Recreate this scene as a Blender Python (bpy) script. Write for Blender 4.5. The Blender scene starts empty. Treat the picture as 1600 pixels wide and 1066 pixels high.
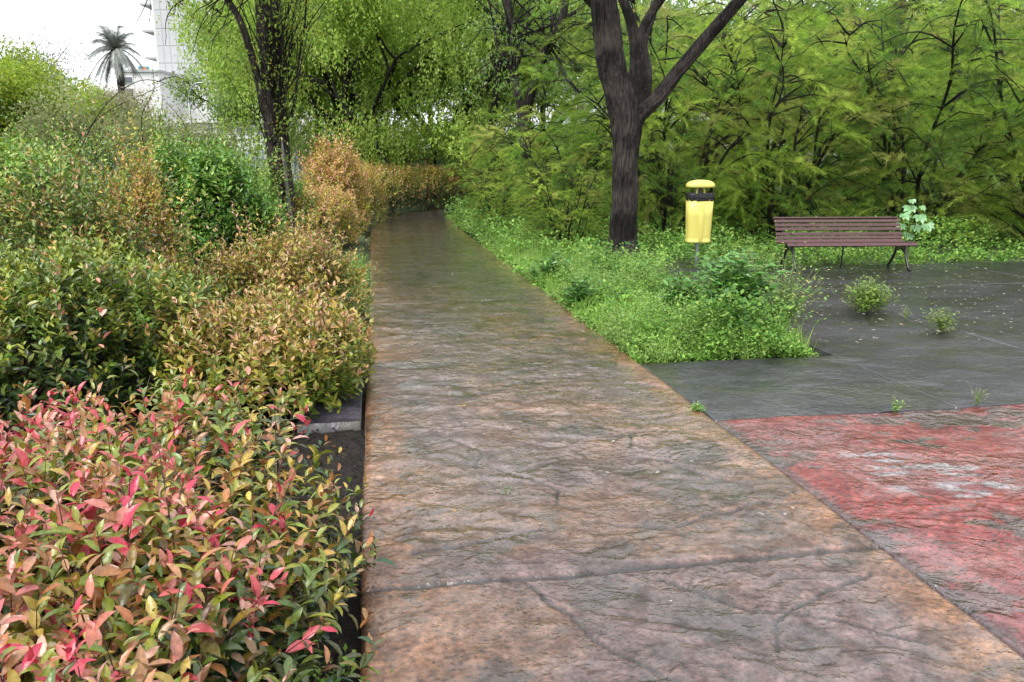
import bpy, math, random
import numpy as np
from math import sin, cos, pi, radians as R
from mathutils import Vector, Matrix

random.seed(7)
rng = np.random.default_rng(7)
SC = bpy.context.scene
COL = SC.collection

# ------------------------------------------------------------------ camera
EYE = 1.6
F = 1244.0
PITCH = math.atan(283 / F)
cam = bpy.data.objects.new('camera', bpy.data.cameras.new('camera'))
COL.objects.link(cam)
cam.location = (0, 0, EYE)
cam.rotation_euler = (pi / 2 - PITCH, 0, 0)
cam.data.sensor_width = 36
cam.data.lens = 36 * F / 1600
cam.data.clip_start = 0.05
cam.data.clip_end = 2000
SC.camera = cam

# ------------------------------------------------------------------ sky, sun, exposure
SUN_EL, SUN_ROT = R(58), R(215)
w = bpy.data.worlds.new('World')
SC.world = w
w.use_nodes = True
nt = w.node_tree
nt.nodes.clear()
sky = nt.nodes.new('ShaderNodeTexSky')
sky.sky_type = 'NISHITA'
sky.sun_disc = False
sky.sun_elevation = SUN_EL
sky.sun_rotation = SUN_ROT
sky.dust_density = 6
sky.air_density = 1.0
hs = nt.nodes.new('ShaderNodeHueSaturation')
hs.inputs['Saturation'].default_value = 0.14
mx = nt.nodes.new('ShaderNodeMixRGB')          # an even layer of cloud over the clear sky
mx.inputs[0].default_value = 0.6
mx.inputs[2].default_value = (9.0, 9.2, 9.6, 1)
bg = nt.nodes.new('ShaderNodeBackground')
bg.inputs['Strength'].default_value = 0.1
out = nt.nodes.new('ShaderNodeOutputWorld')
nt.links.new(sky.outputs[0], hs.inputs['Color'])
nt.links.new(hs.outputs[0], mx.inputs[1])
nt.links.new(mx.outputs[0], bg.inputs[0])
nt.links.new(bg.outputs[0], out.inputs[0])
sun = bpy.data.objects.new('sun', bpy.data.lights.new('sun', 'SUN'))
COL.objects.link(sun)
sun.data.energy = 1.1
sun.data.angle = R(35)
sun.data.color = (1, 0.96, 0.9)
sun.rotation_euler = (pi / 2 - SUN_EL, 0, pi - SUN_ROT)
SC.view_settings.view_transform = 'Standard'
SC.view_settings.look = 'None'
SC.view_settings.gamma = 1
SC.view_settings.exposure = 1.32

# ------------------------------------------------------------------ helpers
CP, SP = cos(PITCH), sin(PITCH)


def G(px, py, h=0.0):
    s = (EYE - h) / (CP * (py - 250.0))
    return Vector(((px - 800) * s, s * (F * CP - (py - 533) * SP), h))


def at(px, py, Y):
    d = Vector((px - 800, (533 - py) * SP + F * CP, (533 - py) * CP - F * SP))
    t = Y / d.y
    return Vector((d.x * t, Y, EYE + d.z * t))


TH = R(9.8)
CT, ST = cos(TH), sin(TH)


def ab(a, b, z=0.0):          # path frame -> world
    return Vector((a * CT - b * ST, a * ST + b * CT, z))


def link(o, parent=None):
    COL.objects.link(o)
    if parent is not None:
        o.parent = parent
    return o


def tag(o, label=None, cat=None, group=None, kind=None):
    if label: o['label'] = label
    if cat: o['category'] = cat
    if group: o['group'] = group
    if kind: o['kind'] = kind
    return o


def thing(name, label, cat, loc=(0, 0, 0), rz=0, group=None):
    o = bpy.data.objects.new(name, None)
    o.empty_display_size = 0.2
    link(o)
    o.location = loc
    o.rotation_euler = (0, 0, rz)
    return tag(o, label, cat, group)


def npmesh(name, V, Fs, mat, parent=None, col=None, smooth=True, extra=None):
    """V (n,3); Fs list of (m,k) int arrays."""
    V = np.asarray(V, dtype=np.float32)
    me = bpy.data.meshes.new(name)
    me.vertices.add(len(V))
    me.vertices.foreach_set('co', V.ravel())
    nl = sum(f.size for f in Fs)
    npoly = sum(len(f) for f in Fs)
    me.loops.add(nl)
    me.polygons.add(npoly)
    loops = np.concatenate([f.ravel() for f in Fs]).astype(np.int32)
    tot = np.concatenate([np.full(len(f), f.shape[1], dtype=np.int32) for f in Fs])
    start = np.concatenate([[0], np.cumsum(tot)[:-1]]).astype(np.int32)
    me.loops.foreach_set('vertex_index', loops)
    me.polygons.foreach_set('loop_start', start)
    me.polygons.foreach_set('loop_total', tot)
    me.polygons.foreach_set('use_smooth', np.full(npoly, smooth, dtype=bool))
    me.update(calc_edges=True)
    if col is not None:
        c = np.ones((len(V), 4), dtype=np.float32)
        c[:, :3] = np.clip(col, 0, 1)
        a = me.color_attributes.new('Col', 'FLOAT_COLOR', 'POINT')
        a.data.foreach_set('color', c.ravel())
    if extra is not None:
        a = me.attributes.new('wet', 'FLOAT', 'POINT')
        a.data.foreach_set('value', np.asarray(extra, dtype=np.float32))
    me.materials.append(mat)
    me.validate()
    return link(bpy.data.objects.new(name, me), parent)


# value noise -----------------------------------------------------------
_T = rng.random((256, 256)).astype(np.float64)


def vn(x, y, seed=0):
    x = np.asarray(x, float) + seed * 17.31
    y = np.asarray(y, float) + seed * 9.77
    xi = np.floor(x).astype(int); yi = np.floor(y).astype(int)
    fx = x - xi; fy = y - yi
    fx = fx * fx * (3 - 2 * fx); fy = fy * fy * (3 - 2 * fy)
    g = lambda i, j: _T[i & 255, j & 255]
    return (g(xi, yi) * (1 - fx) + g(xi + 1, yi) * fx) * (1 - fy) + (g(xi, yi + 1) * (1 - fx) + g(xi + 1, yi + 1) * fx) * fy


def fbm(x, y, o=4, seed=0):
    s = 0; a = 0.5; n = 0
    for k in range(o):
        s = s + a * vn(x * 2 ** k, y * 2 ** k, seed + k); n += a; a *= 0.5
    return s / n


def ss(a, b, x):
    t = np.clip((x - a) / (b - a), 0, 1)
    return t * t * (3 - 2 * t)


def slate(x, y, seed=0, amp=1.0):
    """split-stone relief in metres: shallow terraces with crooked edges"""
    wx = x + 0.25 * (fbm(x * 2.3, y * 2.3, 3, seed + 5) - .5) * 2
    wy = y + 0.25 * (fbm(x * 2.3, y * 2.3, 3, seed + 9) - .5) * 2
    h = fbm(wx * 1.1, wy * 2.4, 4, seed)
    t = h * 9
    f = t - np.floor(t)
    terr = (np.floor(t) + ss(.74, 1.0, f)) / 9
    h2 = fbm(wx * 4.5, wy * 10, 3, seed + 3)
    t2 = h2 * 5; f2 = t2 - np.floor(t2)
    terr2 = (np.floor(t2) + ss(.6, 1.0, f2)) / 5
    patch = ss(.42, .62, fbm(x * .9, y * .9, 3, seed + 21))
    rdg = 1 - np.abs(2 * fbm(wx * 4, wy * 7.5, 4, seed + 31) - 1) * 2
    rd2 = 1 - np.abs(2 * vn(wx * 15, wy * 24, seed + 33) - 1)
    return amp * (0.035 * (terr - .5) + 0.014 * (0.3 + .7 * patch) * (terr2 - .5) + (.35 + .65 * patch) * (.0060 * rdg + .0035 * rd2))


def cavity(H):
    """relief shading put into the colour: hollows darker, crests lighter (grid in, -1..1 out)"""
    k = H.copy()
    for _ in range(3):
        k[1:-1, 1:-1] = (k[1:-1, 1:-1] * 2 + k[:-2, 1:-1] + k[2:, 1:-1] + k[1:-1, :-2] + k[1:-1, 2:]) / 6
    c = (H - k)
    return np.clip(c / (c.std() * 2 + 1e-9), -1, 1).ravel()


# materials -------------------------------------------------------------
def mat(name, base=(.5, .5, .5), rough=.6, metal=0, spec=.5, coat=0, bump=None, var=0, vscale=8):
    m = bpy.data.materials.new(name)
    m.use_nodes = True
    n = m.node_tree.nodes; l = m.node_tree.links
    p = n['Principled BSDF']
    p.inputs['Base Color'].default_value = (*base, 1)
    p.inputs['Roughness'].default_value = rough
    p.inputs['Metallic'].default_value = metal
    p.inputs['Specular IOR Level'].default_value = spec
    p.inputs['Coat Weight'].default_value = coat
    p.inputs['Coat Roughness'].default_value = .12
    tc = n.new('ShaderNodeTexCoord')
    if var:
        t = n.new('ShaderNodeTexNoise'); t.inputs['Scale'].default_value = vscale; t.inputs['Detail'].default_value = 6
        l.new(tc.outputs['Object'], t.inputs['Vector'])
        r = n.new('ShaderNodeMapRange')
        r.inputs[1].default_value = .3; r.inputs[2].default_value = .7
        r.inputs[3].default_value = 1 - var; r.inputs[4].default_value = 1 + var
        l.new(t.outputs[0], r.inputs[0])
        v = n.new('ShaderNodeVectorMath'); v.operation = 'SCALE'
        v.inputs[0].default_value = base
        l.new(r.outputs[0], v.inputs['Scale'])
        l.new(v.outputs[0], p.inputs['Base Color'])
    if bump:
        sc, st = bump
        t = n.new('ShaderNodeTexNoise'); t.inputs['Scale'].default_value = sc; t.inputs['Detail'].default_value = 5
        l.new(tc.outputs['Object'], t.inputs['Vector'])
        b = n.new('ShaderNodeBump'); b.inputs['Strength'].default_value = st; b.inputs['Distance'].default_value = .01
        l.new(t.outputs[0], b.inputs['Height'])
        l.new(b.outputs[0], p.inputs['Normal'])
    return m


def leafmat(name, rough=.35, trans=.35, spec=.5, tint=1.0, vein=False):
    m = bpy.data.materials.new(name)
    m.use_nodes = True
    n = m.node_tree.nodes; l = m.node_tree.links
    p = n['Principled BSDF']
    a = n.new('ShaderNodeAttribute'); a.attribute_name = 'Col'
    src = a.outputs['Color']
    if vein:
        tc = n.new('ShaderNodeTexCoord')
        t = n.new('ShaderNodeTexNoise'); t.inputs['Scale'].default_value = 90; t.inputs['Detail'].default_value = 3
        l.new(tc.outputs['Object'], t.inputs['Vector'])
        r = n.new('ShaderNodeMapRange')
        r.inputs[1].default_value = .3; r.inputs[2].default_value = .7; r.inputs[3].default_value = .78; r.inputs[4].default_value = 1.2
        l.new(t.outputs[0], r.inputs[0])
        v = n.new('ShaderNodeVectorMath'); v.operation = 'SCALE'
        l.new(src, v.inputs[0]); l.new(r.outputs[0], v.inputs['Scale'])
        src = v.outputs[0]
        b = n.new('ShaderNodeBump'); b.inputs['Strength'].default_value = .5; b.inputs['Distance'].default_value = .003
        l.new(t.outputs[0], b.inputs['Height']); l.new(b.outputs[0], p.inputs['Normal'])
    l.new(src, p.inputs['Base Color'])
    p.inputs['Roughness'].default_value = rough
    p.inputs['Specular IOR Level'].default_value = spec
    tr = n.new('ShaderNodeBsdfTranslucent')
    l.new(src, tr.inputs['Color'])
    ms = n.new('ShaderNodeMixShader'); ms.inputs[0].default_value = trans
    l.new(p.outputs[0], ms.inputs[1]); l.new(tr.outputs[0], ms.inputs[2])
    l.new(ms.outputs[0], n['Material Output'].inputs['Surface'])
    return m


def barkmat(name, dark, light, scale=1.0, rough=.6):
    m = bpy.data.materials.new(name)
    m.use_nodes = True
    n = m.node_tree.nodes; l = m.node_tree.links
    p = n['Principled BSDF']
    p.inputs['Specular IOR Level'].default_value = .22
    tc = n.new('ShaderNodeTexCoord')
    mp = n.new('ShaderNodeMapping'); mp.inputs['Scale'].default_value = (20 * scale, 20 * scale, 3.6 * scale)
    l.new(tc.outputs['Object'], mp.inputs['Vector'])
    t = n.new('ShaderNodeTexNoise'); t.inputs['Scale'].default_value = 1.6; t.inputs['Detail'].default_value = 7; t.inputs['Roughness'].default_value = .65
    l.new(mp.outputs[0], t.inputs['Vector'])
    t2 = n.new('ShaderNodeTexNoise'); t2.inputs['Scale'].default_value = 2.2; t2.inputs['Detail'].default_value = 4
    l.new(tc.outputs['Object'], t2.inputs['Vector'])
    ad = n.new('ShaderNodeMath'); ad.operation = 'ADD'
    l.new(t.outputs[0], ad.inputs[0]); l.new(t2.outputs[0], ad.inputs[1])
    cr = n.new('ShaderNodeValToRGB')
    cr.color_ramp.elements[0].position = .45; cr.color_ramp.elements[0].color = (*dark, 1)
    cr.color_ramp.elements[1].position = .68; cr.color_ramp.elements[1].color = (*light, 1)
    mr = n.new('ShaderNodeMath'); mr.operation = 'MULTIPLY'; mr.inputs[1].default_value = .5
    l.new(ad.outputs[0], mr.inputs[0])
    l.new(mr.outputs[0], cr.inputs[0]); l.new(cr.outputs[0], p.inputs['Base Color'])
    p.inputs['Roughness'].default_value = rough
    b = n.new('ShaderNodeBump'); b.inputs['Strength'].default_value = 1.0; b.inputs['Distance'].default_value = .05
    l.new(t.outputs[0], b.inputs['Height']); l.new(b.outputs[0], p.inputs['Normal'])
    return m


def pavemat(name, rlo=.16, rhi=.5, fine=1.0, coat=.5, pits=True, rid=1.0):
    m = bpy.data.materials.new(name)
    m.use_nodes = True
    n = m.node_tree.nodes; l = m.node_tree.links
    p = n['Principled BSDF']
    a = n.new('ShaderNodeAttribute'); a.attribute_name = 'Col'
    wa = n.new('ShaderNodeAttribute'); wa.attribute_name = 'wet'
    tc = n.new('ShaderNodeTexCoord')
    mp = n.new('ShaderNodeMapping'); mp.inputs['Scale'].default_value = (1, 1.2, 1); mp.inputs['Rotation'].default_value = (0, 0, R(-14))
    l.new(tc.outputs['Object'], mp.inputs['Vector'])

    def noise(scale, det, ro=.6, dist=0, v=mp):
        t = n.new('ShaderNodeTexNoise'); t.inputs['Scale'].default_value = scale; t.inputs['Detail'].default_value = det
        t.inputs['Roughness'].default_value = ro; t.inputs['Distortion'].default_value = dist
        l.new(v.outputs[0], t.inputs['Vector']); return t.outputs[0]

    def rng_(src, a0, a1, b0, b1):
        r = n.new('ShaderNodeMapRange')
        for i, q in enumerate((a0, a1, b0, b1)): r.inputs[i + 1].default_value = q
        l.new(src, r.inputs[0]); return r.outputs[0]

    def mul(x, y):
        r = n.new('ShaderNodeMath'); r.operation = 'MULTIPLY'; l.new(x, r.inputs[0]); l.new(y, r.inputs[1]); return r.outputs[0]

    def add(x, y):
        r = n.new('ShaderNodeMath'); r.operation = 'ADD'; l.new(x, r.inputs[0]); l.new(y, r.inputs[1]); return r.outputs[0]
    n1 = noise(38, 8, .72)
    n2 = noise(7, 9, .68, .5)
    n4 = noise(15, 8, .7, .3)
    g = mul(rng_(n1, .34, .66, .3, 1.55), rng_(n2, .3, .7, .65, 1.3))
    vo = n.new('ShaderNodeTexVoronoi'); vo.inputs['Scale'].default_value = 30 if pits else 60
    l.new(tc.outputs['Object'], vo.inputs['Vector'])
    wn = n.new('ShaderNodeTexNoise'); wn.inputs['Scale'].default_value = 3; l.new(tc.outputs['Object'], wn.inputs['Vector'])
    th = rng_(wn.outputs[0], .4, .7, .04, .26)
    lt = n.new('ShaderNodeMath'); lt.operation = 'GREATER_THAN'
    l.new(vo.outputs['Distance'], lt.inputs[0]); l.new(th, lt.inputs[1])
    g = mul(g, rng_(lt.outputs[0], 0, 1, .3, 1))
    v = n.new('ShaderNodeVectorMath'); v.operation = 'SCALE'
    l.new(a.outputs['Color'], v.inputs[0]); l.new(g, v.inputs['Scale'])
    l.new(v.outputs[0], p.inputs['Base Color'])
    wet = mul(wa.outputs['Fac'], rng_(n2, .40, .60, .35, 1.4))
    l.new(rng_(wet, 0, 1, rhi, rlo), p.inputs['Roughness'])
    p.inputs['Coat Roughness'].default_value = .09
    l.new(rng_(wet, .1, .7, .1, coat), p.inputs['Coat Weight'])
    p.inputs['Coat IOR'].default_value = 1.65

    def ridge(src, k):
        q = n.new('ShaderNodeMath'); q.operation = 'MULTIPLY'; q.inputs[1].default_value = k; l.new(src, q.inputs[0])
        rp = n.new('ShaderNodeMath'); rp.operation = 'PINGPONG'; rp.inputs[1].default_value = .5; l.new(q.outputs[0], rp.inputs[0])
        return rp.outputs[0]
    b1 = n.new('ShaderNodeBump'); b1.inputs['Strength'].default_value = 1.0; b1.inputs['Distance'].default_value = .02 * fine * rid
    m1 = noise(6, 3, .42, .8); m2 = noise(21, 2.5, .42, .5); m3 = noise(75, 2, .4)
    pm = noise(1.6, 4, .55, .3); msk = rng_(pm, .42, .6, .22, 1.0)
    calm = mul(rng_(wa.outputs['Fac'], 1.0, 1.5, 1.0, .3), rng_(noise(2.2, 4, .5, .4), .42, .62, 1.0, .5)); msk = mul(msk, calm)
    l.new(mul(ridge(m1, 3), msk), b1.inputs['Height'])
    b3 = n.new('ShaderNodeBump'); b3.inputs['Strength'].default_value = 1.0; b3.inputs['Distance'].default_value = .011 * fine
    l.new(mul(m2, msk), b3.inputs['Height']); l.new(b1.outputs[0], b3.inputs['Normal'])
    b2 = n.new('ShaderNodeBump'); b2.inputs['Strength'].default_value = 1.0; b2.inputs['Distance'].default_value = .004 * fine
    l.new(mul(m3, calm), b2.inputs['Height']); l.new(b3.outputs[0], b2.inputs['Normal'])
    l.new(b2.outputs[0], p.inputs['Normal'])
    l.new(b2.outputs[0], p.inputs['Coat Normal'])
    return m


M_LEAF = leafmat('leaf_glossy', .24, .2, .7, vein=True)
M_LEAF2 = leafmat('leaf_mid', .3, .2, .6)
M_SOFT = leafmat('leaf_soft', .5, .35, .35)
M_TREE = leafmat('leaf_tree', .45, .55, .4)
M_FEATHER = leafmat('leaf_feathery', .6, .4, .25)
M_BARK = barkmat('bark_wet', (.006, .0045, .004), (.095, .076, .068))
M_BARK2 = barkmat('bark_thin', (.006, .0045, .004), (.032, .024, .021), 1.6)
M_STEM = mat('stem_bark', (.05, .028, .02), .5, var=.4, vscale=20)
M_PETAL = leafmat('petal', .5, .3, .3)
M_PATH = pavemat('path_stamped_concrete', .2, .5, .95, .95, rid=.5)
M_PLAZA = pavemat('plaza_slate', .28, .5, .6, .45, pits=False, rid=.25)
M_RED = pavemat('plaza_red_concrete', .18, .45, 1.2, .9)
M_BAND = pavemat('band_stone', .4, .6, .35, .25)
M_SOIL = mat('wet_soil', (.012, .009, .007), .6, spec=.25, bump=(60, 1.0), var=.5, vscale=30)
M_EARTH = mat('grassy_earth', (.035, .055, .015), .9, bump=(20, .8), var=.5, vscale=3)

# ------------------------------------------------------------------ ground
# path edges in world coordinates, pairs near -> far
LE = [ab(-.10, -1.5), ab(-.10, 3), ab(-.09, 9), ab(-.07, 15), ab(-.05, 19.5), Vector((-3.58, 21.6, 0)), Vector((-3.45, 23.6, 0)),
      Vector((-2.95, 25.4, 0)), Vector((-2.16, 26.9, 0)), Vector((-.9, 28.3, 0)), Vector((.8, 29.5, 0)), Vector((3.5, 30.6, 0)), Vector((8, 31.5, 0))]
RE = [ab(2.08, -1.5), ab(2.08, 3), ab(2.09, 9), ab(2.06, 15), ab(2.04, 19.3), Vector((-1.5, 20.9, 0)), Vector((-1.52, 22.0, 0)),
      Vector((-1.42, 23.2, 0)), Vector((-1.1, 24.5, 0)), Vector((-.3, 26.0, 0)), Vector((1.2, 27.1, 0)), Vector((3.8, 28.2, 0)), Vector((8, 29.2, 0))]


def catmull(P, t):
    P = np.array([list(p) for p in P])
    n = len(P) - 1
    t = np.clip(t, 0, n - 1e-6)
    i = np.floor(t).astype(int); f = (t - i)[:, None]
    g = lambda k: P[np.clip(k, 0, n)]
    p0, p1, p2, p3 = g(i - 1), g(i), g(i + 1), g(i + 2)
    p0 = np.where((i == 0)[:, None], 2 * p1 - p2, p0)
    p3 = np.where((i == n - 1)[:, None], 2 * p2 - p1, p3)
    d1 = np.linalg.norm(p2 - p1, axis=1)[:, None]
    m1 = (p2 - p0) / (np.linalg.norm(p2 - p1, axis=1) + np.linalg.norm(p1 - p0, axis=1))[:, None] * d1
    m2 = (p3 - p1) / (np.linalg.norm(p3 - p2, axis=1) + np.linalg.norm(p2 - p1, axis=1))[:, None] * d1
    return (2 * f**3 - 3 * f**2 + 1) * p1 + (f**3 - 2 * f**2 + f) * m1 + (-2 * f**3 + 3 * f**2) * p2 + (f**3 - f**2) * m2


def gridfaces(nu, nv):
    i = np.arange(nv - 1)[:, None] * nu + np.arange(nu - 1)[None, :]
    return np.stack([i, i + 1, i + 1 + nu, i + nu], -1).reshape(-1, 4)


def lerp3(c1, c2, t):
    return np.asarray(c1) * (1 - t[:, None]) + np.asarray(c2) * t[:, None]


def slab(name, X, Y, H, col, wet, m, drop=.14, edge=0.02):
    """grid (nv,nu) of points with a rounded rim and a skirt down the sides"""
    nv, nu = X.shape
    P = np.stack([X, Y, H], -1).reshape(-1, 3)
    f = gridfaces(nu, nv)
    idx = np.arange(nu * nv).reshape(nv, nu)
    rim = np.concatenate([idx[0, :], idx[1:, -1], idx[-1, -2::-1], idx[-2:0:-1, 0]])
    sk = P[rim].copy(); sk[:, 2] -= drop
    b = len(P)
    k = np.arange(len(rim)); k2 = (k + 1) % len(rim)
    sf = np.stack([rim[k], b + k, b + k2, rim[k2]], -1)
    V = np.vstack([P, sk])
    col = col * .5
    C = np.vstack([col, col[rim] * .8]); W = np.concatenate([wet, wet[rim]])
    o = npmesh(name, V, [f, sf], m, col=C, extra=W)
    return tag(o, kind='structure')


def cracks(x, y, lines, width=.012):
    """depth mask along crooked polylines given in world coordinates"""
    d = np.full(x.shape, 9.0)
    wx = x + .05 * (fbm(x * 5, y * 5, 3, 31) - .5); wy = y + .07 * (fbm(x * 5, y * 5, 3, 37) - .5)
    for L in lines:
        for p, q in zip(L[:-1], L[1:]):
            vx, vy = q[0] - p[0], q[1] - p[1]
            t = np.clip(((wx - p[0]) * vx + (wy - p[1]) * vy) / (vx * vx + vy * vy), 0, 1)
            d = np.minimum(d, np.hypot(wx - p[0] - t * vx, wy - p[1] - t * vy))
    return 1 - ss(0, width, d)


def build_path():
    # rows: spacing grows with distance
    ys = [-.6]
    while ys[-1] < 60:
        y = ys[-1]; ys.append(y + max(.009, .0035 * max(y, 0) ** 1.25))
        if len(ys) > 1500: break
    # arc length -> t
    tt = np.linspace(0, len(LE) - 1, 2000)
    l = catmull(LE, tt); r = catmull(RE, tt); mid = (l + r) / 2
    s = np.concatenate([[0], np.cumsum(np.linalg.norm(np.diff(mid, axis=0), axis=1))]) - 1.5
    ys = np.array(ys); ys = ys[ys < s[-1]]
    t = np.interp(ys, s, tt)
    L = catmull(LE, t); Rr = catmull(RE, t)
    nu = 170
    u = np.linspace(0, 1, nu)
    wob = (fbm(ys * 1.3, ys * 0, 3, 4) - .5) * .02
    X = L[:, 0:1] * (1 - u) + Rr[:, 0:1] * u + wob[:, None] * (1 - 2 * u)
    Y = L[:, 1:2] * (1 - u) + Rr[:, 1:2] * u
    x, y = X.ravel(), Y.ravel()
    uu = np.tile(u, len(ys)); bb = np.repeat(ys, nu)
    H = slate(x, y, 1)
    de = np.minimum(uu, 1 - uu) * 2.18
    H -= H.mean()
    H *= 1 - .72 * ss(4.5, 11, bb)
    H *= ss(-.01, .12, de) * .7 + .3
    H -= .012 * (1 - ss(0, .04, de)) ** 2
    J = np.zeros_like(bb)
    for jb, sk in ((2.80, .0), (9.0, .0), (15.2, 0), (20.5, 0)):
        line = jb + .02 * (fbm(uu * 4, uu * 0 + jb, 3, 8) - .5)
        J = np.maximum(J, 1 - ss(.006, .02 + .0016 * jb, np.abs(bb - line)))
    H -= J * .016
    CR = [[ab(.55, 2.75), ab(.72, 2.3), ab(.95, 1.95), ab(1.05, 1.75)],
          [ab(.62, 3.95), ab(.85, 3.6), ab(.82, 3.45)],
          [ab(1.05, 2.72), ab(1.3, 2.45), ab(1.55, 2.35), ab(1.8, 2.15)],
          [ab(.9, 3.25), ab(1.25, 3.1), ab(1.5, 3.2), ab(1.75, 3.3), ab(2.0, 3.25)],
          [ab(.1, 3.05), ab(.5, 3.15), ab(.7, 3.2)], [ab(1.5, 3.9), ab(1.7, 3.6), ab(1.85, 3.5)],
          [ab(.4, 5.6), ab(.9, 5.5), ab(1.2, 5.65)],
          [ab(1.9, 2.6), ab(1.6, 2.5), ab(1.35, 2.35), ab(1.28, 2.2)], [ab(.15, 4.3), ab(.4, 4.45), ab(.55, 4.2), ab(.5, 4.0)],
          [ab(1.2, 4.6), ab(1.45, 4.3), ab(1.4, 4.1)], [ab(1.2, 2.0), ab(1.5, 1.85), ab(1.9, 1.9)]]
    ck = cracks(x, y, CR, .017)
    H -= ck * .008
    # colours: brown-mauve stone, orange oxide along both rims, grey sky sheen painted into the far stretch
    big = fbm(x * .8, y * .8, 4, 11); md = fbm(x * 2.4, y * 2.8, 5, 13); fi = fbm(x * 9, y * 11, 4, 15)
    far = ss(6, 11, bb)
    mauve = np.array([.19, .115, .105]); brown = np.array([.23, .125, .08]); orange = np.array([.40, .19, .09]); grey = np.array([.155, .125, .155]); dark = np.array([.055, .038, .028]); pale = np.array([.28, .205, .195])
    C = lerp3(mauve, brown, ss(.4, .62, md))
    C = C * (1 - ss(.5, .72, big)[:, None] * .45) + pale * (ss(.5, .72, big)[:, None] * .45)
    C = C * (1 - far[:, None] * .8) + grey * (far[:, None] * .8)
    rimm = (1 - ss(.03, .42 + .5 * (md - .5), de)) * (.5 + .5 * ss(.3, .6, fi))
    C = C * (1 - rimm[:, None] * .88) + orange * rimm[:, None] * .88
    oxide = ss(.56, .68, fbm(x * 1.4 + 3, y * 1.8, 6, 17) + .12 * (fi - .5)) * .4 * (1 - far * .5)
    C = C * (1 - oxide[:, None]) + orange * oxide[:, None]
    pud = ss(.585, .625, fbm(x * 3.0, y * 3.8, 6, 19) + .10 * (fi - .5)) * .8 + .35 * ss(.56, .62, fbm(x * 6, y * 8, 4, 20))
    pud = np.clip(pud, 0, .9) * ss(.35, .6, fi + .1) * .8
    C = C * (1 - pud[:, None]) + dark * pud[:, None]
    moss = ss(.55, .75, fbm(x * 3, y * 5, 3, 23)) * ss(8, 14, bb) * .35
    C = C * (1 - moss[:, None]) + np.array([.08, .11, .04]) * moss[:, None]
    C *= (.42 + 1.15 * fbm(x * 14, y * 15, 4, 18))[:, None]
    C *= (1 - .93 * np.maximum(J, ck * .9))[:, None]
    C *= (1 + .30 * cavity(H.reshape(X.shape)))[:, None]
    wet = np.clip(.5 + .3 * ss(5, 9, bb) + .5 * ss(.42, .62, fbm(x * 1.2, y * 1.8, 4, 27)) + .25 * far + .3 * pud - .25 * rimm, 0, 1) * (1 + .5 * ss(6, 11, bb) * (1 - rimm))
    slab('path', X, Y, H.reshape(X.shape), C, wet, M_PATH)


build_path()


def abgrid(a0, a1, b0, b1, na, nb, pw=1.0):
    A = np.linspace(0, 1, na) ** 1.0 * (a1 - a0) + a0
    B = np.linspace(0, 1, nb) ** pw * (b1 - b0) + b0
    A, B = np.meshgrid(A, B)
    return A * CT - B * ST, A * ST + B * CT, A, B


def joint(v, at_, w=.008):
    return 1 - ss(.002, w, np.abs(v - at_))


def plaza_patch(a0, a1, b0, b1, na, nb, name='plaza', m=None):
    X, Y, A, B = abgrid(a0, a1, b0, b1, na, nb)
    x, y = X.ravel(), Y.ravel(); a, b = A.ravel(), B.ravel()
    H = slate(x, y, 4, .22); H = H - H.mean() - .016
    de = np.minimum.reduce([a - a0 + .01, np.abs(b - 4.52) + .0])
    J = np.maximum(joint(a + .02 * (fbm(b, b * 0, 3, 3) - .5), 5.55, .03), joint(b + .1 * (fbm(a * .7, a * 0, 3, 5) - .5), 9.3, .035) * (a > 5.55))
    H -= J * .01
    big = fbm(x * .9, y * 1.5, 4, 41); md = fbm(x * 2.5, y * 5, 4, 43); fi = fbm(x * 9, y * 18, 3, 45)
    C = lerp3((.034, .030, .042), (.072, .064, .088), ss(.35, .65, md))
    ol = ss(.555, .59, fbm(x * 2.2, y * 3.4, 6, 47)) * .7
    C = C * (1 - ol[:, None]) + np.array([.04, .04, .018]) * ol[:, None]
    pl = ss(.6, .75, big) * .35
    C = C * (1 - pl[:, None]) + np.array([.11, .105, .12]) * pl[:, None]
    C *= (.7 + .6 * fi)[:, None]
    C *= (1 - .85 * J)[:, None] * (1 + .25 * cavity(H.reshape(X.shape)))[:, None]
    wet = np.clip(.55 + .4 * ss(.4, .6, fbm(x * 1.1, y * 2, 3, 49)), 0, 1)
    return slab(name, X, Y, H.reshape(X.shape), C * (2 if m else 1), wet, m or M_PLAZA, .12)


plaza_patch(2.095, 3.80, 4.525, 5.99, 170, 140)
plaza_patch(3.80, 9.0, 4.525, 11.35, 260, 380)
plaza_patch(9.0, 20, 4.525, 11.35, 80, 80)
plaza_patch(-.52, -.125, 4.9, 6.55, 40, 120, name='stone_band', m=M_BAND)


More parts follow.
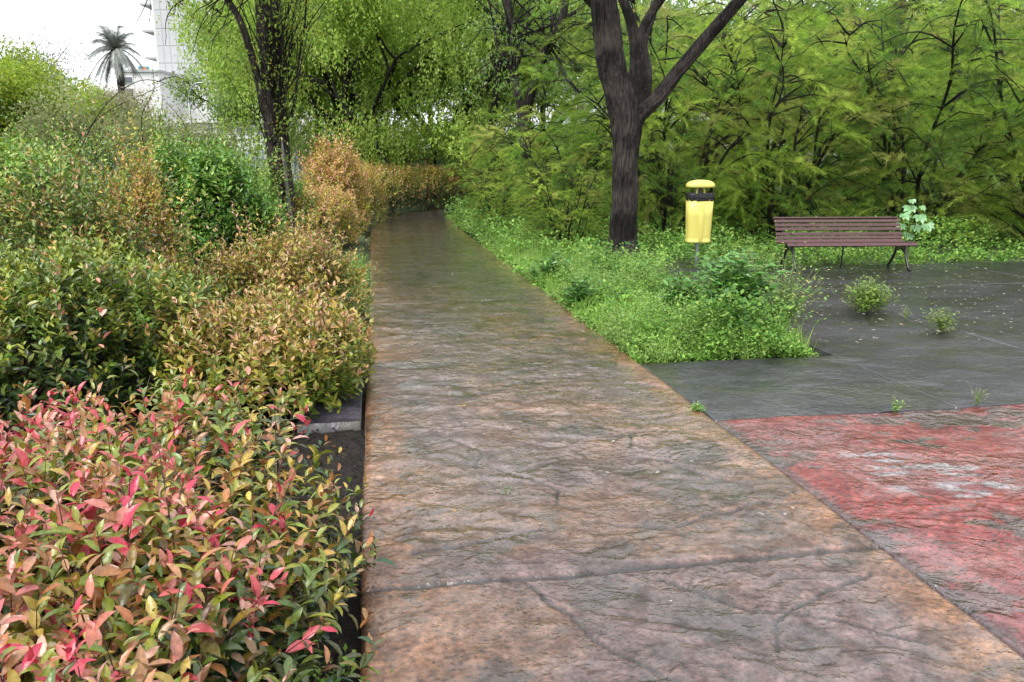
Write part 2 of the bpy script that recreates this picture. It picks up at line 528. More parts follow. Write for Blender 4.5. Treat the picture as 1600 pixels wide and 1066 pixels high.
def red_patch():
    X, Y, A, B = abgrid(2.095, 7.5, -.6, 4.515, 420, 430)
    x, y = X.ravel(), Y.ravel(); a, b = A.ravel(), B.ravel()
    H = slate(x, y, 7, .7); H = (H - H.mean()) * (.25 + .75 * ss(0, .15, a - 2.095)) - .017
    md = fbm(x * 1.6, y * 2.6, 6, 51); fi = fbm(x * 9, y * 14, 5, 53); bg_ = fbm(x * .9, y * 1.3, 3, 55)
    C = lerp3((.30, .026, .024), (.42, .07, .055), ss(.35, .65, fi))
    dk = ss(.46, .53, md + .5 * (bg_ - .5) + .75 * (fi - .5) + .06 * ss(3.4, 4.8, a) - .01) * .9
    C = C * (1 - dk[:, None]) + np.array([.075, .045, .035]) * dk[:, None]
    mv = ss(.45, .6, fbm(x * 2, y * 3.2, 4, 57)) * .4
    C = C * (1 - mv[:, None]) + np.array([.28, .12, .13]) * mv[:, None]
    blob = np.exp(-(((a - 2.85) / .33) ** 2 + ((b - 3.55) / .42) ** 2))
    wp = ss(.56, .64, fbm(x * 8, y * 19, 5, 59) * .9 + blob * .13) * ss(.15, .4, blob)
    C = C * (1 - wp[:, None] * .8) + np.array([.45, .42, .45]) * wp[:, None] * .8
    e = 1 - ss(.02, .09 + .1 * (fi - .5), a - 2.095)
    C = C * (1 - e[:, None] * .7) + np.array([.10, .085, .09]) * e[:, None] * .7
    C *= (1 + .28 * cavity(H.reshape(X.shape)))[:, None]
    wet = np.clip(.4 + .5 * ss(.4, .6, fbm(x * 1.5, y * 2, 3, 61)) + .3 * dk, 0, 1)
    slab('red_paving', X, Y, H.reshape(X.shape), C, wet, M_RED, .12)


red_patch()

# rough wet soil of the planting beds, and the land all round
def soil(name, a0, a1, b0, b1, na, nb, z, m=M_SOIL, amp=.06):
    X, Y, A, B = abgrid(a0, a1, b0, b1, na, nb)
    H = z + amp * (fbm(X * 5, Y * 5, 4, 71) - .5) + amp * .35 * (fbm(X * 38, Y * 38, 2, 73) - .5)
    o = npmesh(name, np.stack([X, Y, H], -1).reshape(-1, 3), [gridfaces(na, nb)], m)
    return tag(o, kind='structure')


soil('bed_soil', -1.6, -.09, -.6, 9, 170, 900, -.075)
soil('bed_soil', -9, -1.55, -.6, 13, 120, 200, -.08)
soil('bed_soil', 2.10, 3.80, 5.98, 11.4, 120, 300, -.06, amp=.05)
ME = bpy.data.meshes.new('ground')
S = 900
ME.from_pydata([(-S, -60, -.16), (S, -60, -.16), (S, S, -.16), (-S, S, -.16)], [], [(0, 1, 2, 3)])
ME.materials.append(M_EARTH)
tag(link(bpy.data.objects.new('ground', ME)), kind='structure')
soil('lawn', 2.2, 26, 11.34, 40, 200, 260, -.05, M_EARTH, .1)
soil('lawn', -9, -.2, 13, 24, 60, 60, -.1, M_EARTH, .1)

# ------------------------------------------------------------------ leaves
# near leaf: midrib, folded blade, pointed tip (local: y = length, x = width, z = up)
LT_near = np.array([[0, 0, 0], [0, .28, .0], [0, .55, -.02], [0, .8, -.09], [0, 1, -.20],
                    [-.135, .2, .06], [-.20, .5, .07], [-.125, .79, -.02],
                    [.135, .2, .06], [.20, .5, .07], [.125, .79, -.02]], float)
LF_near = [np.array([[0, 5, 1], [3, 7, 4], [0, 1, 8], [3, 4, 10]]), np.array([[1, 5, 6, 2], [2, 6, 7, 3], [1, 2, 9, 8], [2, 3, 10, 9]])]
LM_near = np.array([1.25, 1.25, 1.2, 1.15, 1.1, .95, .9, .95, .95, .9, .95])
LT_mid = np.array([[0, 0, 0], [-.21, .35, .05], [-.17, .7, .03], [0, 1, -.06], [.17, .7, .03], [.21, .35, .05]], float)
LF_mid = [np.array([[0, 1, 2, 3], [0, 3, 4, 5]])]
LM_mid = np.array([1, .95, .95, 1.1, 1, 1])
LT_far = np.array([[0, 0, 0], [-.27, .5, .06], [0, 1, 0], [.27, .5, .06]], float)
LF_far = [np.array([[0, 1, 2], [0, 2, 3]])]
LM_far = np.array([1, .95, 1.05, 1])
LT_strap = np.array([[-.03, 0, 0], [.03, 0, 0], [0, 1, -.05]], float)
LF_strap = [np.array([[0, 1, 2]])]
LM_strap = np.array([1, 1, 1.15])
KINDS_ = {'near': (LT_near, LF_near, LM_near), 'mid': (LT_mid, LF_mid, LM_mid), 'far': (LT_far, LF_far, LM_far), 'strap': (LT_strap, LF_strap, LM_strap)}


def nrm(v):
    return v / np.maximum(np.linalg.norm(v, axis=-1, keepdims=True), 1e-9)


def leaves(name, P, D, N, Sz, C, kind, m, parent=None, wid=1.0):
    """P,D,N (n,3), Sz (n,), C (n,3): one blade per row, all in one mesh"""
    T, Fs, LM = KINDS_[kind]
    D = nrm(D); X = nrm(np.cross(D, N)); Z = np.cross(X, D)
    n, k = len(P), len(T)
    wv = wid * rng.uniform(.85, 1.15, n) * Sz
    V = P[:, None, :] + X[:, None, :] * (T[None, :, 0:1] * wv[:, None, None]) + D[:, None, :] * (T[None, :, 1:2] * Sz[:, None, None]) + Z[:, None, :] * (T[None, :, 2:3] * Sz[:, None, None])
    off = (np.arange(n) * k)[:, None, None]
    faces = [(f[None] + off).reshape(-1, f.shape[1]) for f in Fs]
    Cc = C[:, None, :] * LM[None, :, None]
    return npmesh(name, V.reshape(-1, 3), faces, m, parent, col=Cc.reshape(-1, 3), smooth=(kind == 'near'))


def pick(pal, n, jit=.15):
    pal = np.array(pal, float)
    w_ = pal[:, 3] / pal[:, 3].sum()
    i = rng.choice(len(pal), n, p=w_)
    c = pal[i, :3] * .8
    return c * rng.uniform(1 - jit, 1 + jit, (n, 1)) * rng.uniform(1 - jit * .4, 1 + jit * .4, (n, 3))


def tubes(name, lines, m, parent=None, seg=8, furrow=0, col=None):
    """lines: list of (points, radii)"""
    Vs, Fa = [], []; off = 0
    for pts, rad in lines:
        P = np.array([list(p) for p in pts], float); r = np.array(rad, float)
        n = len(P)
        T = nrm(np.gradient(P, axis=0))
        ref = np.array([0, 0, 1.0]) if abs(T[0][2]) < .8 else np.array([1.0, 0, 0])
        U = nrm(np.cross(T, ref)); W = np.cross(T, U)
        sg = seg if not isinstance(seg, str) else 8
        th = np.linspace(0, 2 * pi, sg, endpoint=False)
        rr = r[:, None] * np.ones(sg)[None]
        if furrow:
            hh = np.cumsum(np.concatenate([[0], np.linalg.norm(np.diff(P, axis=0), axis=1)]))
            nz = fbm(np.abs(th[None] - pi) * 5.0 + 20 + 0 * hh[:, None], hh[:, None] * 3.2 + 0 * th[None], 3, 81)
            rid = np.abs(fbm(np.cos(th)[None] * 2.8 + hh[:, None] * .9 + 9, np.sin(th)[None] * 2.8 + hh[:, None] * 1.3, 3, 83) - .5) * 2
            rr = rr * (1 + furrow * (rid - .3) * 2.6 + furrow * .8 * (nz - .5))
        V = P[:, None] + U[:, None] * (np.cos(th)[None, :, None] * rr[..., None]) + W[:, None] * (np.sin(th)[None, :, None] * rr[..., None])
        i = np.arange(n - 1)[:, None] * sg + np.arange(sg)[None]
        j = np.arange(n - 1)[:, None] * sg + (np.arange(sg)[None] + 1) % sg
        f = np.stack([i, j, j + sg, i + sg], -1).reshape(-1, 4) + off
        Vs.append(V.reshape(-1, 3)); Fa.append(f)
        off += n * sg
        # close the tip
        Vs.append(P[-1:] + T[-1:] * r[-1]); k = off; off += 1
        base = k - sg
        Fa.append(None)
        Fa[-1] = ('tri', np.stack([base + np.arange(sg), base + (np.arange(sg) + 1) % sg, np.full(sg, k)], -1))
    q = [f for f in Fa if not isinstance(f, tuple)]; t = [f[1] for f in Fa if isinstance(f, tuple)]
    return npmesh(name, np.vstack(Vs), [np.vstack(q), np.vstack(t)], m, parent)


def smoothline(pts, n):
    P = catmull([Vector(p) for p in pts], np.linspace(0, len(pts) - 1, n))
    return P


def wiggle(P, amp, rs):
    n = len(P)
    k = np.linspace(0, 1, n)
    for a_ in range(3):
        P[:, a_] += amp * np.sin(k * rs.uniform(5, 14) + rs.uniform(0, 6)) * k
    return P


# ------------------------------------------------------------------ shrubs
def shrub(name, label, cat, loc, rx, ry, h, n, leaf, kind, tip, body, low, L=.2, pairs=6, p=3.0, spread=.5, red=.25, spikes=0, group=None, m=None,
          lump=.12, zb=.05, rz=0, side=.45, lean=(0, 0), stems=14, droop=.15, wid=1.0, seed=0, cut=None, openv=.0, plan=2, redfn=None):
    rs = np.random.default_rng(abs(hash(label)) % 1000 + 5 if False else seed + int(abs(loc[0]) * 100 + loc[1] * 37))
    root = thing(name, label, cat, loc, rz, group)
    ph = rs.uniform(0, 2 * pi, n)
    top = rs.random(n) > side
    rho = np.where(top, np.sqrt(rs.random(n)), 0)
    q = np.where(top, (1 - rho ** p) ** (1 / p), rs.random(n) ** .8)
    rho = np.where(top, rho, (1 - q ** p) ** (1 / p))
    lm = 1 + lump * (np.sin(ph * 3 + 1.3 + seed) * np.cos(q * 5 + seed) + np.sin(ph * 7 + seed * 2) * .5 + .6 * np.sin(rho * 9 + ph * 2 + seed))
    depth = 1 - .45 * rs.random(n) ** 2.2
    k = lm * depth
    P = np.stack([rho * np.cos(ph) * rx * k, rho * np.sin(ph) * ry * k, zb + q * h * (1 + (lm - 1) * .8) * (.35 + .65 * depth)], -1)
    if plan > 2:
        pf = 1 / (np.abs(np.cos(ph)) ** plan + np.abs(np.sin(ph)) ** plan) ** (1 / plan)
        P[:, 0] *= pf; P[:, 1] *= pf
    out_ = np.stack([rho ** (p - 1) * np.cos(ph) / rx, rho ** (p - 1) * np.sin(ph) / ry, q ** (p - 1) / h * 1.0], -1)
    out_ = nrm(out_ + 1e-6)
    D = nrm(out_ * spread + np.array([lean[0], lean[1], 1.0]) * .75 + rs.normal(0, .28, (n, 3)))
    Ls = L * rs.uniform(.6, 1.25, n)
    sp = rs.random(n) < spikes
    Ls = np.where(sp & (q > .55), Ls * rs.uniform(1.5, 2.6, n), Ls)
    P = P - D * (L * .75)[..., None] if False else P - D * (L * .7)
    P[:, 2] = np.maximum(P[:, 2], .02)
    # leaf rows: (n shoots, J)
    J = pairs * 2
    jj = np.arange(J) // 2
    t = (jj + .6) / pairs
    az = (np.arange(J) % 2) * pi + (jj % 2) * pi / 2
    tb = np.broadcast_to(t, (n, J)) + rs.normal(0, .03, (n, J))
    azb = az[None] + rs.uniform(0, 2 * pi, (n, 1)) + rs.normal(0, .35, (n, J))
    a1 = nrm(np.cross(D, np.array([.31, .2, .93]) + rs.normal(0, .2, (n, 3)))); a2 = np.cross(D, a1)
    rad = a1[:, None] * np.cos(azb)[..., None] + a2[:, None] * np.sin(azb)[..., None]
    bend = out_[:, None] * (tb ** 2)[..., None] * (Ls * .25)[:, None, None]
    pos = P[:, None] + D[:, None] * (tb * Ls[:, None])[..., None] + bend
    al = np.radians(72) - np.radians(38) * np.clip(tb, 0, 1) + rs.normal(0, .18, (n, J))
    ld = D[:, None] * np.cos(al)[..., None] + rad * np.sin(al)[..., None]
    ld[..., 2] -= droop * (1.1 - tb)
    N = nrm(D[:, None] * 1.0 - rad * .25 + rs.normal(0, .22, (n, J, 3)) + np.array([0, 0, .35]))
    size = leaf * (1.05 - .5 * np.clip(tb - .55, 0, 1) / .45) * rs.uniform(.7, 1.2, (n, J))
    hq = np.clip(P[:, 2] / h, 0, 1)[:, None]
    # colours: new growth towards the shoot tips and the top, older leaves low down with inner shade painted in
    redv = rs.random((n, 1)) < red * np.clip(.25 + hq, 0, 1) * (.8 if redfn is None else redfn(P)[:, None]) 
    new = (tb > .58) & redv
    age_shade = tb * .45 + hq * .75 + rs.normal(0, .16, (n, J)) + .2 * (np.sin(P[:, 0:1] * 5 + seed) * np.cos(P[:, 1:2] * 4 + seed))
    lowm = age_shade < .48
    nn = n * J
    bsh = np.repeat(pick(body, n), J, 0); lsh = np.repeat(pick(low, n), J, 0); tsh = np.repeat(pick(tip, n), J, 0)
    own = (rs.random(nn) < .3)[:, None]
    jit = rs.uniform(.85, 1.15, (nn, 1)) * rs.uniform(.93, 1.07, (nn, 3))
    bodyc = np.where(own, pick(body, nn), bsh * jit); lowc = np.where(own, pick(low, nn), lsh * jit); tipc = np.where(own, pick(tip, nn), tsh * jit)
    bl = np.clip((age_shade.reshape(-1) - .40) / .22, 0, 1)[:, None]
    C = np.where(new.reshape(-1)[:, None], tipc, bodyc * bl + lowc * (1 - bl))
    keep = rs.random(nn) > openv
    pos = pos.reshape(-1, 3)[keep]; ld = ld.reshape(-1, 3)[keep]; N = N.reshape(-1, 3)[keep]; size = size.reshape(-1)[keep]; C = C[keep]
    if cut is not None:
        cz_, sz_ = cos(rz), sin(rz)
        wp_ = np.stack([pos[:, 0] * cz_ - pos[:, 1] * sz_, pos[:, 0] * sz_ + pos[:, 1] * cz_, pos[:, 2]], -1) + np.array(loc)[None]
        kk = cut(wp_[:, 0], wp_[:, 1], wp_[:, 2])
        pos, ld, N, size, C = pos[kk], ld[kk], N[kk], size[kk], C[kk]
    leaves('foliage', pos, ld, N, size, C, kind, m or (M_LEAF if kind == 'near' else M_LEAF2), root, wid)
    # woody frame: main stems, and one thin twig per visible shoot
    lines = []
    for s_ in range(stems):
        a_ = rs.uniform(0, 2 * pi); r_ = rs.uniform(.05, .75) ; hh = rs.uniform(.5, .92) * h
        b = (rs.normal(0, .12 * rx), rs.normal(0, .12 * ry), -.1)
        c = (cos(a_) * rx * r_ * .5, sin(a_) * ry * r_ * .5, hh * .5)
        e = (cos(a_) * rx * r_, sin(a_) * ry * r_, hh)
        lines.append((smoothline([b, c, e], 7), np.linspace(.011, .003, 7) * (1 + h * .3)))
    tw = min(n, 1400 if kind == 'near' else 500)
    for i in rs.choice(n, tw, replace=False):
        p0 = P[i]; p1 = P[i] + D[i] * Ls[i] * .95 + out_[i] * Ls[i] * .22
        lines.append((np.array([p0 - D[i] * .06, (p0 + p1) / 2 - out_[i] * Ls[i] * .05, p1]), (.0028, .0022, .001)))
    if cut is not None:
        lines = [q_ for q_ in lines if bool(np.all(cut(q_[0][:, 0] * cz_ - q_[0][:, 1] * sz_ + loc[0], q_[0][:, 0] * sz_ + q_[0][:, 1] * cz_ + loc[1], q_[0][:, 2] + loc[2])))]
    tubes('branches', lines, M_STEM, root, seg=4 if kind != 'near' else 5)
    return root


RED = [(.50, .03, .07, 3), (.58, .09, .10, 3), (.62, .22, .17, 3), (.64, .36, .27, 2)]
PEACH = [(.56, .31, .16, 3), (.58, .38, .20, 2), (.50, .23, .13, 1), (.60, .42, .10, 3)]
FORE = [(.42, .17, .06, 3.5), (.40, .28, .05, 2.5), (.27, .30, .035, 4), (.46, .23, .11, 2), (.14, .21, .03, 4), (.50, .37, .06, 1.3)]
FORELOW = [(.05, .08, .02, 4), (.10, .12, .03, 3), (.16, .08, .04, 1), (.03, .08, .03, 2)]
OLIVE = [(.21, .29, .035, 3), (.13, .22, .025, 3), (.36, .40, .05, 2.5), (.36, .26, .07, .5)]
DARKG = [(.03, .075, .015, 4), (.05, .10, .02, 3), (.10, .15, .025, 1.5), (.02, .055, .02, 1)]
YEL = [(.44, .35, .045, 3), (.34, .35, .04, 3), (.52, .34, .12, 3), (.20, .27, .035, 2.5)]
ORANGE = [(.46, .29, .06, 3), (.46, .23, .11, 2), (.38, .34, .05, 3), (.22, .27, .04, 2.5)]
GREEN = [(.18, .38, .05, 3), (.12, .29, .04, 3), (.30, .50, .08, 2), (.06, .17, .03, 1)]
LIME = [(.28, .43, .06, 3), (.38, .48, .07, 2), (.18, .32, .05, 2)]
FARO = [(.78, .50, .10, 3), (.74, .42, .20, 2.5), (.62, .58, .07, 3), (.36, .44, .05, 2.5)]
BRONZE = [(.20, .31, .035, 4), (.32, .30, .05, 2), (.11, .22, .03, 4), (.48, .28, .10, .8)]
GB = 'shrubs in the planting bed left of the path'

pathcut = lambda x, y, z: (x * CT + y * ST) < -.14 + .10 * (z > .12)
shrub('red_tipped_shrub', 'big glossy shrub with pink and crimson new leaves in the nearest part of the bed', 'shrub',
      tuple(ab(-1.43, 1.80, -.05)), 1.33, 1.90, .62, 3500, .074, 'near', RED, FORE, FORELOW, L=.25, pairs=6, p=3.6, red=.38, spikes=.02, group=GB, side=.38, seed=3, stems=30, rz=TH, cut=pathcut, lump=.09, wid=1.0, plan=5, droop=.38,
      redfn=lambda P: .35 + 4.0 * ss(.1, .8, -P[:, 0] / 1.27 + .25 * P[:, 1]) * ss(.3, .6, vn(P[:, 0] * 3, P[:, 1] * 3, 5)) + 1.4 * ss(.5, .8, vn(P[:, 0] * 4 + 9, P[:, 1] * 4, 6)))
shrub('olive_shrub', 'broad dark olive green shrub left of the peach coloured shrub', 'shrub',
      (-3.35, 5.5, -.05), 1.4, 1.0, .92, 2300, .066, 'mid', PEACH, OLIVE, DARKG, L=.2, pairs=6, red=.06, group=GB, seed=5, stems=24, lump=.1)
shrub('peach_shrub', 'low shrub with peach and yellow leaves beside the grey stone band', 'shrub',
      (-1.72, 5.45, -.05), .80, .78, .56, 1300, .064, 'mid', PEACH, YEL, OLIVE, L=.2, pairs=6, red=.6, group=GB, seed=8, spikes=.08, lump=.1, cut=pathcut, side=.4)
shrub('yellow_shrub', 'bushy yellow orange shrub in front of the leaning twin trunked tree', 'shrub',
      (-2.2, 7.7, -.05), .72, .75, .78, 1150, .058, 'mid', PEACH, YEL, OLIVE, L=.22, pairs=6, red=.6, group=GB, seed=11, spikes=.2, lump=.14, cut=pathcut)
shrub('slender_shrub', 'tall slender olive shrub with sparse reddish twigs at the left', 'shrub',
      (-3.75, 6.7, -.05), .72, .6, 1.28, 1150, .058, 'mid', PEACH, BRONZE, DARKG, L=.3, pairs=8, p=2.0, red=.3, group=GB, seed=14, spikes=.4, lump=.2, spread=.35, stems=10)
shrub('slender_shrub', 'narrow column shaped shrub with orange leaves before the bright green bush', 'shrub',
      (-3.68, 7.9, -.05), .34, .34, 1.5, 700, .052, 'mid', PEACH, FARO, BRONZE, L=.26, pairs=8, p=2.0, red=.4, group=GB, seed=17, spikes=.35, lump=.18, spread=.35, stems=9)
shrub('yellow_shrub', 'low golden shrub at the foot of the orange column shaped shrub', 'shrub',
      (-3.3, 7.4, -.05), .75, .45, .62, 600, .055, 'mid', PEACH, YEL, OLIVE, L=.2, pairs=6, red=.3, group=GB, seed=19, spikes=.1)
shrub('privet_bush', 'large dark green bush with yellowish top at the left edge', 'bush',
      (-6.6, 9.6, -.05), 2.0, 1.4, 1.72, 4200, .085, 'mid', LIME, GREEN + [(.30, .36, .04, 4)], DARKG + GREEN, L=.26, pairs=5, p=2.6, red=.7, group=GB, seed=21, lump=.1, droop=.35, stems=20, spikes=.1)
shrub('privet_bush', 'rounded bright green leafy bush left of the leaning twin trunked tree', 'bush',
      (-3.95, 10.2, -.05), 1.08, .95, 1.66, 2700, .085, 'mid', LIME, GREEN, GREEN + DARKG, L=.26, pairs=5, p=2.4, red=.4, group=GB, seed=24, lump=.08, droop=.6, stems=14)
shrub('privet_bush', 'loose yellow green bush behind the bright green bush', 'bush',
      (-5.6, 12.8, -.05), 2.3, 1.0, 1.75, 3000, .07, 'mid', LIME, LIME + OLIVE + GREEN, GREEN, L=.32, pairs=6, p=2.2, red=.4, group=GB, seed=27, lump=.2, spikes=.3, openv=.2)
shrub('green_bush', 'mid green bush just right of the leaning twin trunked tree', 'bush',
      (-4.7, 15.2, -.05), 1.0, .9, 1.4, 1300, .07, 'mid', LIME, GREEN + LIME, DARKG + GREEN, L=.25, pairs=5, red=.4, group=GB, seed=30)
shrub('pink_shrub', 'small shrub with dusty pink leaves at the foot of the twin trunked tree', 'shrub',
      (-3.3, 12.3, -.05), .55, .6, .42, 480, .045, 'mid', RED, [(.40, .20, .15, 3), (.35, .24, .12, 2)], OLIVE, L=.2, pairs=5, red=.7, group=GB, seed=31, cut=pathcut)
shrub('orange_shrub', 'low peach and orange shrub nearer than the tall orange pink one', 'shrub',
      (-3.75, 15.9, -.05), .72, 1.3, .98, 1300, .07, 'mid', PEACH, FARO + [(.80, .46, .28, 3)], FARO + OLIVE, L=.2, pairs=5, red=.7, group=GB, seed=33, lump=.14, cut=pathcut)
shrub('orange_shrub', 'tallest orange pink shrub standing where the path begins to bend', 'shrub',
      (-4.15, 19.0, -.05), .95, 1.1, 1.85, 1700, .075, 'mid', PEACH, FARO + [(.80, .42, .28, 4)], FARO + OLIVE, L=.24, pairs=5, p=2.0, red=.8, group=GB, seed=36, spikes=.2, lump=.12, cut=pathcut)
shrub('orange_shrub', 'golden shrub at the inner left of the bend beside the tallest one', 'shrub',
      (-4.15, 21.3, -.05), .85, 1.1, 1.5, 1300, .06, 'mid', PEACH, FARO, OLIVE + YEL, L=.22, pairs=5, p=2.6, red=.5, group=GB, seed=39)
HG = 'hedge shrubs round the bend of the path'
for i, (x, y, hh, lab) in enumerate([(-4.3, 23.7, 1.42, 'golden green hedge shrub at the left start of the far bend'),
                                     (-3.9, 25.9, 1.38, 'yellow green hedge shrub under the slim leaning tree'),
                                     (-2.9, 27.7, 1.36, 'dark green based hedge shrub in the middle of the far bend'),
                                     (-1.6, 29.0, 1.36, 'orange topped hedge shrub before the thick dark trunk'),
                                     (-.1, 30.1, 1.4, 'reddish hedge shrub at the right end of the bend'),
                                     (1.6, 31.2, 1.5, 'last hedge shrub, half hidden by the feathery bushes')]):
    shrub('hedge_shrub', lab, 'hedge shrub', (x, y, -.05), 1.05, .95, hh, 1150, .07, 'mid', PEACH + ORANGE, (FARO + YEL + OLIVE) if i < 3 else (FARO + ORANGE + OLIVE), DARKG, L=.24, pairs=4, p=3.2, red=.6, group=HG, seed=50 + i, lump=.05,
          cut=None)

# ------------------------------------------------------------------ trees
def crown_blades(root, centres, radii, per, leaf, pal, kind='far', m=None, droop=.6, squash=.7, seed=0, wid=1.0, name='crown', hang=0.0):
    """leaf clumps: each centre gets its own cloud of small blades and its own tone"""
    rs = np.random.default_rng(seed)
    Ps, Ds, Cs = [], [], []
    for c, r in zip(centres, radii):
        k = int(per * r ** 2)
        d = nrm(rs.normal(0, 1, (k, 3)))
        rad = r * rs.random(k) ** .45
        p_ = d * rad[:, None]; p_[:, 2] *= squash
        if hang:
            # leaves strung on hanging twigs
            cl = rs.integers(0, max(2, k // 9), k)
            tw = rs.normal(0, r * .5, (max(2, k // 9), 3)); tw[:, 2] *= .6
            p_ = tw[cl] + rs.normal(0, .045, (k, 3)); p_[:, 2] -= rs.random(k) * hang
        Ps.append(p_ + np.array(c))
        dd = d * .5 + rs.normal(0, .5, (k, 3)); dd[:, 2] -= droop
        Ds.append(dd)
        tone = rs.uniform(.7, 1.3)
        Cs.append(pick(pal, k, .2) * tone)
    P, D, C = np.vstack(Ps), np.vstack(Ds), np.vstack(Cs)
    N = nrm(rs.normal(0, .6, (len(P), 3)) + np.array([0, -.2, 1.0]))
    return leaves(name, P, D, N, leaf * rs.uniform(.6, 1.25, len(P)), C, kind, m or M_TREE, root, wid)


def grow(rs, base, direction, length, radius, depth, lines, tips, up=.25, spreadv=.7, split=3):
    """recursive limbs; ends collected in tips"""
    n = 6
    d = np.array(direction, float); d /= np.linalg.norm(d)
    pts = [np.array(base, float)]
    for i in range(n):
        d = d + rs.normal(0, .10, 3) + np.array([0, 0, up * .12]); d /= np.linalg.norm(d)
        pts.append(pts[-1] + d * length / n)
    lines.append((np.array(pts), np.linspace(radius, radius * .55, n + 1)))
    if depth == 0:
        tips.append((pts[-1], d)); tips.append((pts[3], d)); return
    for k in range(split):
        nd = d + rs.normal(0, spreadv, 3); nd[2] = abs(nd[2]) * .6 + up * .3
        start = pts[-1] if k < 2 else pts[rs.integers(3, n)]
        grow(rs, start, nd, length * rs.uniform(.6, .85), radius * .55, depth - 1, lines, tips, up, spreadv, split)


def broad_tree(name, label, base, h, trunk_h, tr, spread_, pal, per=420, leaf=.1, cr=.75, lean=(0, 0), depth=3, seed=0, group=None, droop=.6, hang=0.0, low=0, kind='far', bark=None, extra=None, split=3, gaps=0.0, cat='tree', zmin=None, xmin=None):
    rs = np.random.default_rng(seed)
    root = thing(name, label, cat, tuple(base), 0, group)
    lines, tips = [], []
    tp = np.array([lean[0], lean[1], trunk_h])
    tl = smoothline([(0, 0, -.15), (lean[0] * .25 + rs.normal(0, .05), lean[1] * .3, trunk_h * .5), tuple(tp)], 12)
    rr = np.linspace(tr * 1.0, tr * .72, 12); rr[0] *= 1.3; rr[1] *= 1.1
    lines.append((tl, rr))
    L0 = (h - trunk_h) * .42
    for k in range(4):
        a_ = k * pi / 2 + rs.uniform(-.5, .5)
        dd = np.array([cos(a_) * spread_, sin(a_) * spread_, 1.0])
        grow(rs, tp - np.array([0, 0, rs.uniform(0, .3)]), dd, L0, tr * .55, depth - 1, lines, tips, spreadv=.65, split=split)
    tubes('trunk', lines, bark or M_BARK2, root, seg=8)
    cs = [t_[0] + rs.normal(0, .25, 3) for t_ in tips if rs.random() > gaps]
    if extra: cs += [np.array(e) for e in extra]
    for k in range(low):
        t_ = tips[rs.integers(len(tips))][0]
        cs.append(np.array([t_[0] * 1.1, t_[1] * 1.1, trunk_h * rs.uniform(.75, 1.2)]))
    if zmin is not None: cs = [c for c in cs if c[2] > zmin]
    if xmin is not None: cs = [c for c in cs if c[0] > xmin]
    rad = [cr * rs.uniform(.6, 1.25) for _ in cs]
    crown_blades(root, cs, rad, per, leaf, pal, kind, droop=droop, seed=seed + 1, hang=hang)
    return root


PEPPER = [(.42, .60, .10, 3), (.33, .51, .08, 3), (.54, .68, .14, 2), (.20, .34, .06, 1)]
BACKG = [(.24, .38, .09, 3), (.17, .30, .07, 3), (.36, .48, .12, 2), (.28, .38, .17, 1)]
YGREEN = [(.34, .46, .05, 3), (.26, .40, .04, 3), (.44, .52, .07, 2)]
GT = 'drooping light green trees beyond the hedge'


def X_at(px, Y): return (px - 800) * Y / (F * CP) * 1.0


broad_tree('drooping_tree', 'light green drooping tree directly behind the tallest orange shrub', (X_at(540, 31), 31, -.15), 11.0, 2.7, .26, 1.0, PEPPER, per=640, leaf=.13, cr=1.0, seed=101, group=GT, hang=1.0, droop=1.0, low=16, lean=(.3, 0), zmin=2.0)
broad_tree('drooping_tree', 'light green drooping tree on a slim dark leaning trunk above the hedge', (X_at(624, 28.5), 28.5, -.15), 10.0, 2.9, .15, .85, PEPPER, per=640, leaf=.12, cr=.9, seed=105, group=GT, hang=.9, droop=1.0, low=10, lean=(-.9, 0), zmin=2.3, extra=[(-.2, .6, 3.3), (.7, .8, 3.2), (1.6, .5, 3.4), (2.2, .3, 3.0), (-1.4, .6, 3.2), (1.1, -.4, 4.2), (2.0, 0, 4.4), (-.6, -.3, 4.4)])
broad_tree('drooping_tree', 'pale green drooping tree seen just right of the twin trunked tree', (X_at(462, 34), 34, -.15), 11.5, 3.4, .2, 1.0, PEPPER, per=600, leaf=.13, cr=1.0, seed=109, xmin=-2.2, group=GT, hang=.9, droop=1.0, low=6, zmin=2.6)
broad_tree('dark_trunk_tree', 'tree with a thick straight dark trunk at the right end of the hedge', (X_at(738, 32), 32, -.15), 11.0, 3.6, .27, .9, PEPPER + BACKG, per=600, leaf=.12, cr=.95, seed=113, group=GT, hang=.6, droop=.8, low=5, zmin=2.4)
broad_tree('drooping_tree', 'pale drooping tree filling the view between the slim trunk and the thick dark trunk', (X_at(685, 36), 36, -.15), 11.5, 2.6, .2, 1.1, PEPPER, per=600, leaf=.14, cr=1.15, seed=141, group=GT, hang=.9, droop=1.0, low=16, zmin=1.9)
broad_tree('drooping_tree', 'pale drooping tree farthest back behind the tallest orange shrub', (X_at(570, 37), 37, -.15), 11.5, 2.8, .2, 1.1, PEPPER, per=600, leaf=.14, cr=1.15, seed=145, group=GT, hang=.9, droop=1.0, low=12, zmin=2.3)
broad_tree('yellow_green_tree', 'bright yellow green tree at the upper left with a bent grey trunk', (X_at(52, 24) + .2, 24, -.15), 5.3, 2.5, .13, 1.1, YGREEN, per=760, leaf=.11, cr=.75, seed=117, lean=(-.5, 0), low=10, droop=.2, extra=[(-1.6, 0, 2.6), (1.1, 0, 2.4), (1.6, .5, 2.2), (-2.2, .3, 3.2), (.5, .4, 2.0), (-1, .6, 1.9), (1.9, 0, 2.9)], group='pale trees at the upper left')
broad_tree('yellow_green_tree', 'wide yellow green tree filling the left edge behind the bent trunk', (X_at(110, 29), 29, -.15), 5.2, 2.0, .14, 1.2, YGREEN + PEPPER, per=760, leaf=.12, cr=.8, seed=121, low=12, droop=.2, group='pale trees at the upper left', zmin=1.2)
